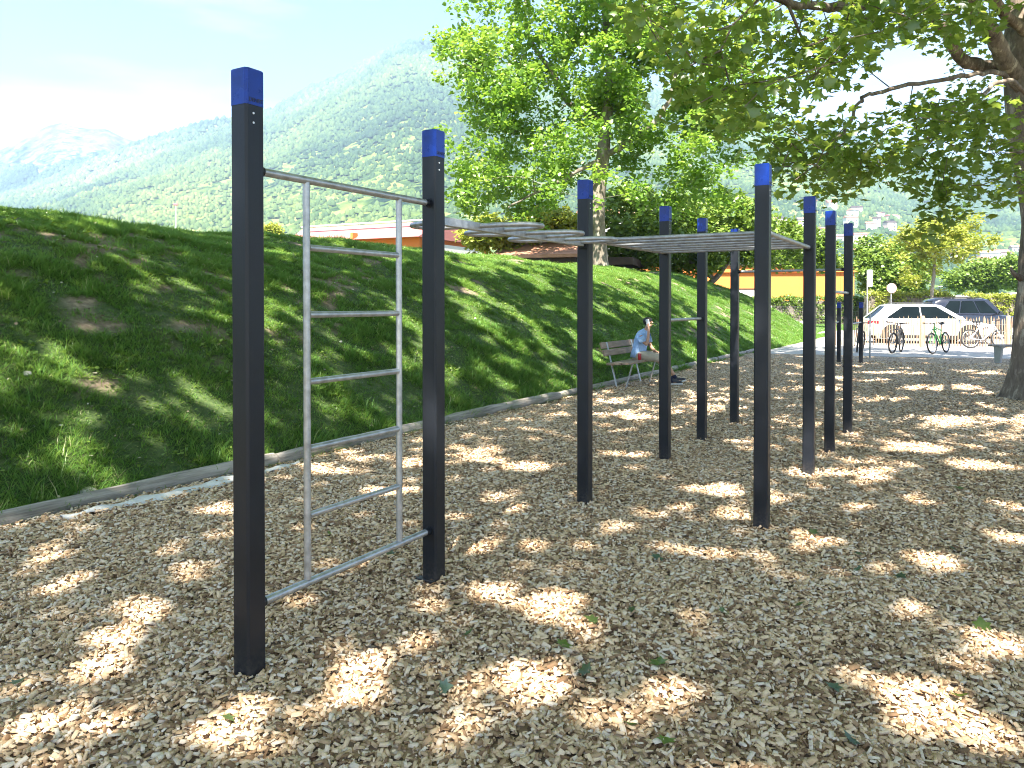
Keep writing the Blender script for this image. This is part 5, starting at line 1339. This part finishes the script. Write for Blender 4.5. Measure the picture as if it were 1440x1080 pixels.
MB().tube([(0, 0, 0), (0, 0, EYE + (HORIZ - 402) * 57 / F)], [.05, .035], 8).build('pole', M['steel_dull'], lp, smooth=60)
MB().box((-.02, -.12, EYE + (HORIZ - 402) * 57 / F), (.16, .34, .07)).build('lamp_head', M['white'], lp, bevel=.02)

# =================================================================== FALLEN LEAVES
lf = [(925, 789, .10, 'pale broad leaf lying flat right of the second row front post'), (1208, 808, .10, 'yellow green leaf, half curled, at the right'), (1146, 752, .08, 'small curled green leaf beyond the front post of the second row'), (1210, 785, .08, 'grey green leaf just above the curled yellow green one'),
      (1342, 777, .08, 'dark green leaf near the right edge, upper one'), (1384, 884, .10, 'green leaf by the right edge, lower one'), (928, 944, .10, 'pale lobed leaf in the middle foreground, right of a bright patch'), (823, 958, .09, 'faded leaf beside a large sunny patch in the foreground'),
      (832, 886, .09, 'olive leaf in the middle of the chips'), (890, 869, .06, 'tiny dark leaf in the middle of the chips'), (1018, 870, .08, 'dark leaf right of the middle'), (1127, 857, .08, 'nearly black leaf right of the middle'),
      (1270, 816, .08, 'blue green leaf right of the curled yellow one'), (548, 786, .085, 'green leaf under the bottom bar of the wall ladder'), (626, 982, .08, 'small green leaf at the bottom, left of the middle'), (888, 1037, .08, 'green leaf near the bottom edge in the middle'),
      (938, 1064, .08, 'olive leaf at the bottom edge'), (1350, 692, .10, 'bright leaf far out on the right of the chips'), (793, 920, .09, 'dark leaf with a raised edge left of the foreground sunny patch'), (1198, 1052, .08, 'dark leaf near the bottom right'),
      (318, 1028, .07, 'small leaf at the bottom left'), (660, 901, .07, 'pale curled leaf behind the second post'), (462, 757, .05, 'tiny leaf under the wall ladder near the log'), (1176, 975, .08, 'grey leaf in the right foreground'), (1354, 990, .09, 'yellowish leaf on the bright patch at lower right'), (20, 975, .08, 'dark leaf at the left edge')]
rgl = np.random.default_rng(12)
for i, (px_, py_, s_, lb) in enumerate(lf):
    x_, y_, _ = gp(px_, py_); z_ = float(chip_z(np.array(x_), np.array(y_))) + .030
    rot = rots(1, np.abs(rgl.normal(.35, .25, 1)), rgl)
    tv = LEAF5[0].copy(); tv[:, 1] -= .45; tv[:, 2] *= -1.2
    v, lp_, sz, k = instance(tv, LEAF5[1], np.zeros((1, 3)), rot, np.array([s_ * .85]))
    o = fast_mesh('fallen_leaf', v, lp_, sz, M['fallen'], {'rnd': np.full(len(v), rgl.random())}); o.location = (x_, y_, z_)
    tag(o, 'fallen ' + lb, 'leaf', 'green leaves fallen on the chips')
# =================================================================== PERSON ON THE BENCH
# local axes: x = the way the person faces, y = to the person's left, z up; origin on the ground under the hips
pr = BL + Vector((U[0] * .20 + V[0] * .03, U[1] * .20 + V[1] * .03, -.022))
person = thing('person', 'person in light blue shirt and beige shorts sitting on the bench with a phone', 'person', (pr.x, pr.y, .018), RZ)
person.scale = (.91, .91, .91)
def skin_mesh(name, nodes, edges, mat, parent, sub=2, root=0):
    me = bpy.data.meshes.new(name); bm = bmesh.new(); lay = bm.verts.layers.skin.verify(); vs = {}
    for i, (k, (p_, r_)) in enumerate(nodes.items()):
        v = bm.verts.new(p_); rr_ = r_ if isinstance(r_, tuple) else (r_, r_); v[lay].radius = rr_; v[lay].use_root = (i == root); vs[k] = v
    for a_, b_ in edges: bm.edges.new((vs[a_], vs[b_]))
    bm.to_mesh(me); bm.free(); me.materials.append(mat)
    o = bpy.data.objects.new(name, me); COL.objects.link(o); o.parent = parent
    s = o.modifiers.new('skin', 'SKIN'); s.use_smooth_shade = True; s.branch_smoothing = .6
    m_ = o.modifiers.new('sub', 'SUBSURF'); m_.levels = sub; m_.render_levels = sub
    return o
def ell_tube(name, secs, mat, parent, n=16, smooth=180, sub=0):
    """secs: (centre, a, b, dirA, dirB) elliptical sections"""
    rings = []
    for c, a_, b_, da, db in secs:
        c = Vector(c); da = Vector(da).normalized(); db = Vector(db).normalized()
        rings.append([c + da * a_ * math.cos(2 * math.pi * k / n) + db * b_ * math.sin(2 * math.pi * k / n) for k in range(n)])
    return MB().loft(rings).build(name, mat, parent, smooth=smooth)
hip = Vector((-.02, 0, .60))
nd = {'pelvis': (hip, (.15, .11)), 'waist': ((.0, 0, .76), (.125, .10)), 'chest': ((.05, 0, .95), (.155, .115)), 'upper': ((.10, 0, 1.08), (.10, .08)), 'neck0': ((.135, 0, 1.15), .058), 'neck1': ((.175, .0, 1.21), .052)}
ed = [('pelvis', 'waist'), ('waist', 'chest'), ('chest', 'upper'), ('upper', 'neck0'), ('neck0', 'neck1')]
def chain(pref, pts, frm):
    k0 = frm
    for i, (p_, r_) in enumerate(pts):
        nd[pref + str(i)] = (p_, r_); ed.append((k0, pref + str(i))); k0 = pref + str(i)
    return k0
# head, tilted forward: skull, face, chin, nose
chain('hd', [((.195, -.005, 1.27), .066), ((.205, -.008, 1.335), .086), ((.205, -.008, 1.40), .070)], 'neck1')
chain('jaw', [((.265, -.01, 1.272), .042), ((.282, -.012, 1.262), .026)], 'hd0')
chain('nose', [((.292, -.012, 1.338), .016), ((.318, -.014, 1.318), .011)], 'hd1')
# right arm (towards the camera): elbow low in front, hand at the right ear
chain('ra', [((.09, -.175, 1.065), .046), ((.15, -.225, .96), .046), ((.24, -.215, .845), .041), ((.262, -.19, .95), .038), ((.262, -.15, 1.10), .031), ((.252, -.115, 1.205), .026), ((.243, -.105, 1.262), .032)], 'upper')
# left arm: hangs across the lap
chain('la', [((.09, .175, 1.06), .046), ((.12, .235, .93), .050), ((.17, .23, .80), .042), ((.27, .13, .735), .036), ((.35, .02, .715), .028), ((.40, -.03, .705), .032)], 'upper')
# legs: seat at .50, feet stretched out and crossed
chain('rl', [((.06, -.095, .575), .098), ((.28, -.125, .585), .080), ((.47, -.12, .565), .064), ((.58, -.11, .40), .058), ((.69, -.085, .22), .042), ((.755, -.07, .11), .036), ((.80, -.068, .065), .038), ((.90, -.075, .05), .036)], 'pelvis')
chain('ll', [((.06, .095, .575), .098), ((.28, .115, .59), .080), ((.47, .10, .575), .064), ((.60, .08, .415), .058), ((.74, .05, .24), .042), ((.81, .03, .13), .036), ((.86, .02, .085), .038), ((.95, .0, .10), .036)], 'pelvis')
# fingers
for nm, base, dirs, ups in (('ra6', Vector((.243, -.105, 1.262)), Vector((-.25, .05, 1)), Vector((1, 0, .2))),):
    for j in range(4):
        o_ = base + ups.normalized() * (.024 - .016 * j) + Vector((0, -.004, .022)); d = dirs.normalized()
        chain('rf%d' % j, [(o_, .0095), (o_ + d * .030 + Vector((-.006, .004, 0)), .0088), (o_ + d * (.052 - .006 * abs(j - 1)) + Vector((-.020, .010, 0)), .0078)], nm)
    chain('rt', [(base + Vector((.022, .012, -.004)), .011), (base + Vector((.034, .026, .022)), .0095)], nm)
bs = Vector((.40, -.03, .705))
for j in range(4):
    o_ = bs + Vector((.022, -.018 + .018 * j - .01, -.004)) + Vector((0, 0, 0))
    chain('lf%d' % j, [(o_, .0095), (o_ + Vector((.034, -.008, -.008)), .0088), (o_ + Vector((.056 - .006 * abs(j - 1), -.012, -.026)), .0078)], 'la5')
chain('lt', [(bs + Vector((.012, -.034, .006)), .011), (bs + Vector((.040, -.046, .0)), .0095)], 'la5')
skin_mesh('body', nd, ed, M['skin'], person, 2)
# ears, eyes, mouth, glasses stay small pieces of the head
for s in (-1, 1): MB().sphere((.208, -.008 + s * .084, 1.325), .026, 8, 6, (.7, .35, 1.1)).build('ear', M['skin'], person, smooth=180)
for s in (-1, 1): MB().sphere((.279, -.012 + s * .032, 1.350), .012, 8, 6, (.6, 1.2, .7)).build('eye', M['hair'], person, smooth=180)
MB().sphere((.300, -.013, 1.290), .018, 8, 6, (.35, 1.2, .3)).build('mouth', pmat('lips', (.35, .14, .11), .5), person, smooth=180)
# hair: cap over the skull, longer at the back
rings = []
hm_ = MB().sphere((.190, -.008, 1.362), .100, 18, 12, (1.03, .93, .92))
hm_.v = [(x_ + .012 * mnoise.noise(Vector((x_ * 30, y_ * 30, z_ * 30))), y_ + .008 * mnoise.noise(Vector((x_ * 26 + 4, y_ * 26, z_ * 26))), z_ if z_ > 1.36 or x_ < .20 else 1.36 + (z_ - 1.36) * .1) for x_, y_, z_ in hm_.v]
hm_.build('hair', M['hair'], person, smooth=180)
# shirt: torso and short sleeves
fwd = (1, 0, 0); lt = (0, 1, 0)
ell_tube('shirt', [((-.03, 0, .57), .175, .215, fwd, lt), ((-.02, 0, .66), .165, .205, fwd, lt), ((0, 0, .76), .150, .190, fwd, lt), ((.03, 0, .88), .150, .196, (1, 0, -.25), lt), ((.055, 0, .98), .145, .215, (1, 0, -.35), lt), ((.082, 0, 1.06), .128, .232, (1, 0, -.4), lt), ((.102, 0, 1.11), .105, .215, (1, 0, -.45), lt), ((.113, 0, 1.135), .085, .150, (1, 0, -.45), lt), ((.128, 0, 1.15), .070, .082, (1, 0, -.5), lt), ((.142, 0, 1.172), .064, .068, (1, 0, -.5), lt)], M['shirt'], person, 22)
ell_tube('sleeve', [((.080, -.13, 1.075), .098, .090, (1, 0, .3), (0, 1, 1)), ((.100, -.20, 1.058), .104, .100, (1, 0, .4), (0, 1, .5)), ((.135, -.238, .965), .080, .072, (1, 0, .5), (0, 1, 0)), ((.170, -.245, .905), .084, .076, (1, 0, .6), (0, 1, 0))], M['shirt'], person)
ell_tube('sleeve', [((.080, .13, 1.075), .098, .090, (1, 0, .3), (0, -1, 1)), ((.094, .20, 1.050), .095, .090, (1, 0, .3), (0, -1, .5)), ((.108, .245, .955), .078, .072, (1, 0, .3), (0, 1, 0)), ((.128, .25, .88), .082, .076, (1, 0, .3), (0, 1, 0))], M['shirt'], person)
# shorts: seat and two legs to the knee
for s, kn in ((-1, ((.47, -.125, .572), (.545, -.122, .50))), (1, ((.47, .11, .582), (.55, .10, .52)))):
    ell_tube('shorts_leg', [((-.10, s * .07, .59), .125, .125, (0, 0, 1), lt), ((.04, s * .095, .595), .125, .125, (0, 0, 1), lt), ((.26, s * .12, .595), .108, .112, (0, 0, 1), lt), ((kn[0][0] - .05, kn[0][1], kn[0][2] + .01), .094, .098, (.2, 0, 1), lt), ((kn[1][0] - .02, kn[1][1], kn[1][2] + .03), .086, .092, (.8, 0, 1), lt)], M['shorts'], person)
# socks and shoes
for pts in (((.715, -.078, .175), (.76, -.07, .10), (-.005, -.072)), ((.765, .04, .20), (.815, .028, .125), (.03, .012))):
    a_, b_, o_ = pts
    ell_tube('sock', [(a_, .046, .046, (1, 0, .5), lt), (b_, .046, .046, (1, 0, .6), lt), ((b_[0] + .03, b_[1], b_[2] - .03), .05, .046, (1, 0, .4), lt)], M['sock'], person, 12)
for hx, hy, hz_, up_ in ((.745, -.07, .035, .06), (.80, .022, .045, .30)):
    rotm = Matrix.Rotation(-up_, 3, 'Y'); c0 = Vector((hx, hy, hz_))
    def sx(x_, w_, h_): return [c0 + rotm @ Vector((x_, w_ * math.cos(a_), max(-.012, .0 + h_ * .5 + h_ * .55 * math.sin(a_)))) for a_ in np.linspace(0, 2 * math.pi, 13)[:-1]]
    sh_ = MB().loft([sx(-.035, .022, .05), sx(-.02, .036, .085), sx(.04, .042, .105), (sx(.09, .044, .09)), sx(.16, .048, .062), sx(.21, .044, .05), sx(.245, .024, .035)]).build('shoe', M['shoe'], person, smooth=60)
    MB().loft([[c0 + rotm @ Vector((x_, w_ * sgn, z_)) for sgn, z_ in ((-1, -.028), (1, -.028), (1, .004), (-1, .004))] for x_, w_ in ((-.04, .028), (0, .040), (.10, .046), (.18, .049), (.225, .042), (.25, .022))]).build('sole', M['sole'], sh_, bevel=.004)
# what is held and what stands on the seat: things of their own
rp_ = Matrix.Rotation(RZ, 4, 'Z')
def to_w(v): return (Matrix.Translation((pr.x, pr.y, .018)) @ rp_) @ (Vector(v) * .91)
phn = MB().box((0, 0, 0), (.072, .010, .145)).build('phone', M['phone'], bevel=.008); phn.location = to_w((.232, -.106, 1.325)); phn.rotation_euler = (0, R(-12), RZ)
tag(phn, 'white phone held against the right ear of the seated person', 'phone')
can = thing('drink_can', 'red drink can standing on the bench seat beside the seated person', 'can', tuple(Vector((to_w((.13, -.33, 0)).x, to_w((.13, -.33, 0)).y, .498))))
MB().loft([[(r_ * math.cos(a_), r_ * math.sin(a_), z_) for a_ in np.linspace(0, 2 * math.pi, 17)[:-1]] for r_, z_ in ((.024, 0), (.033, .012), (.033, .115), (.026, .13))]).build('can_body', M['can_red'], can, smooth=50)
MB().tube([(0, 0, .128), (0, 0, .133)], .025, 16).build('can_lid', M['alloy'], can)
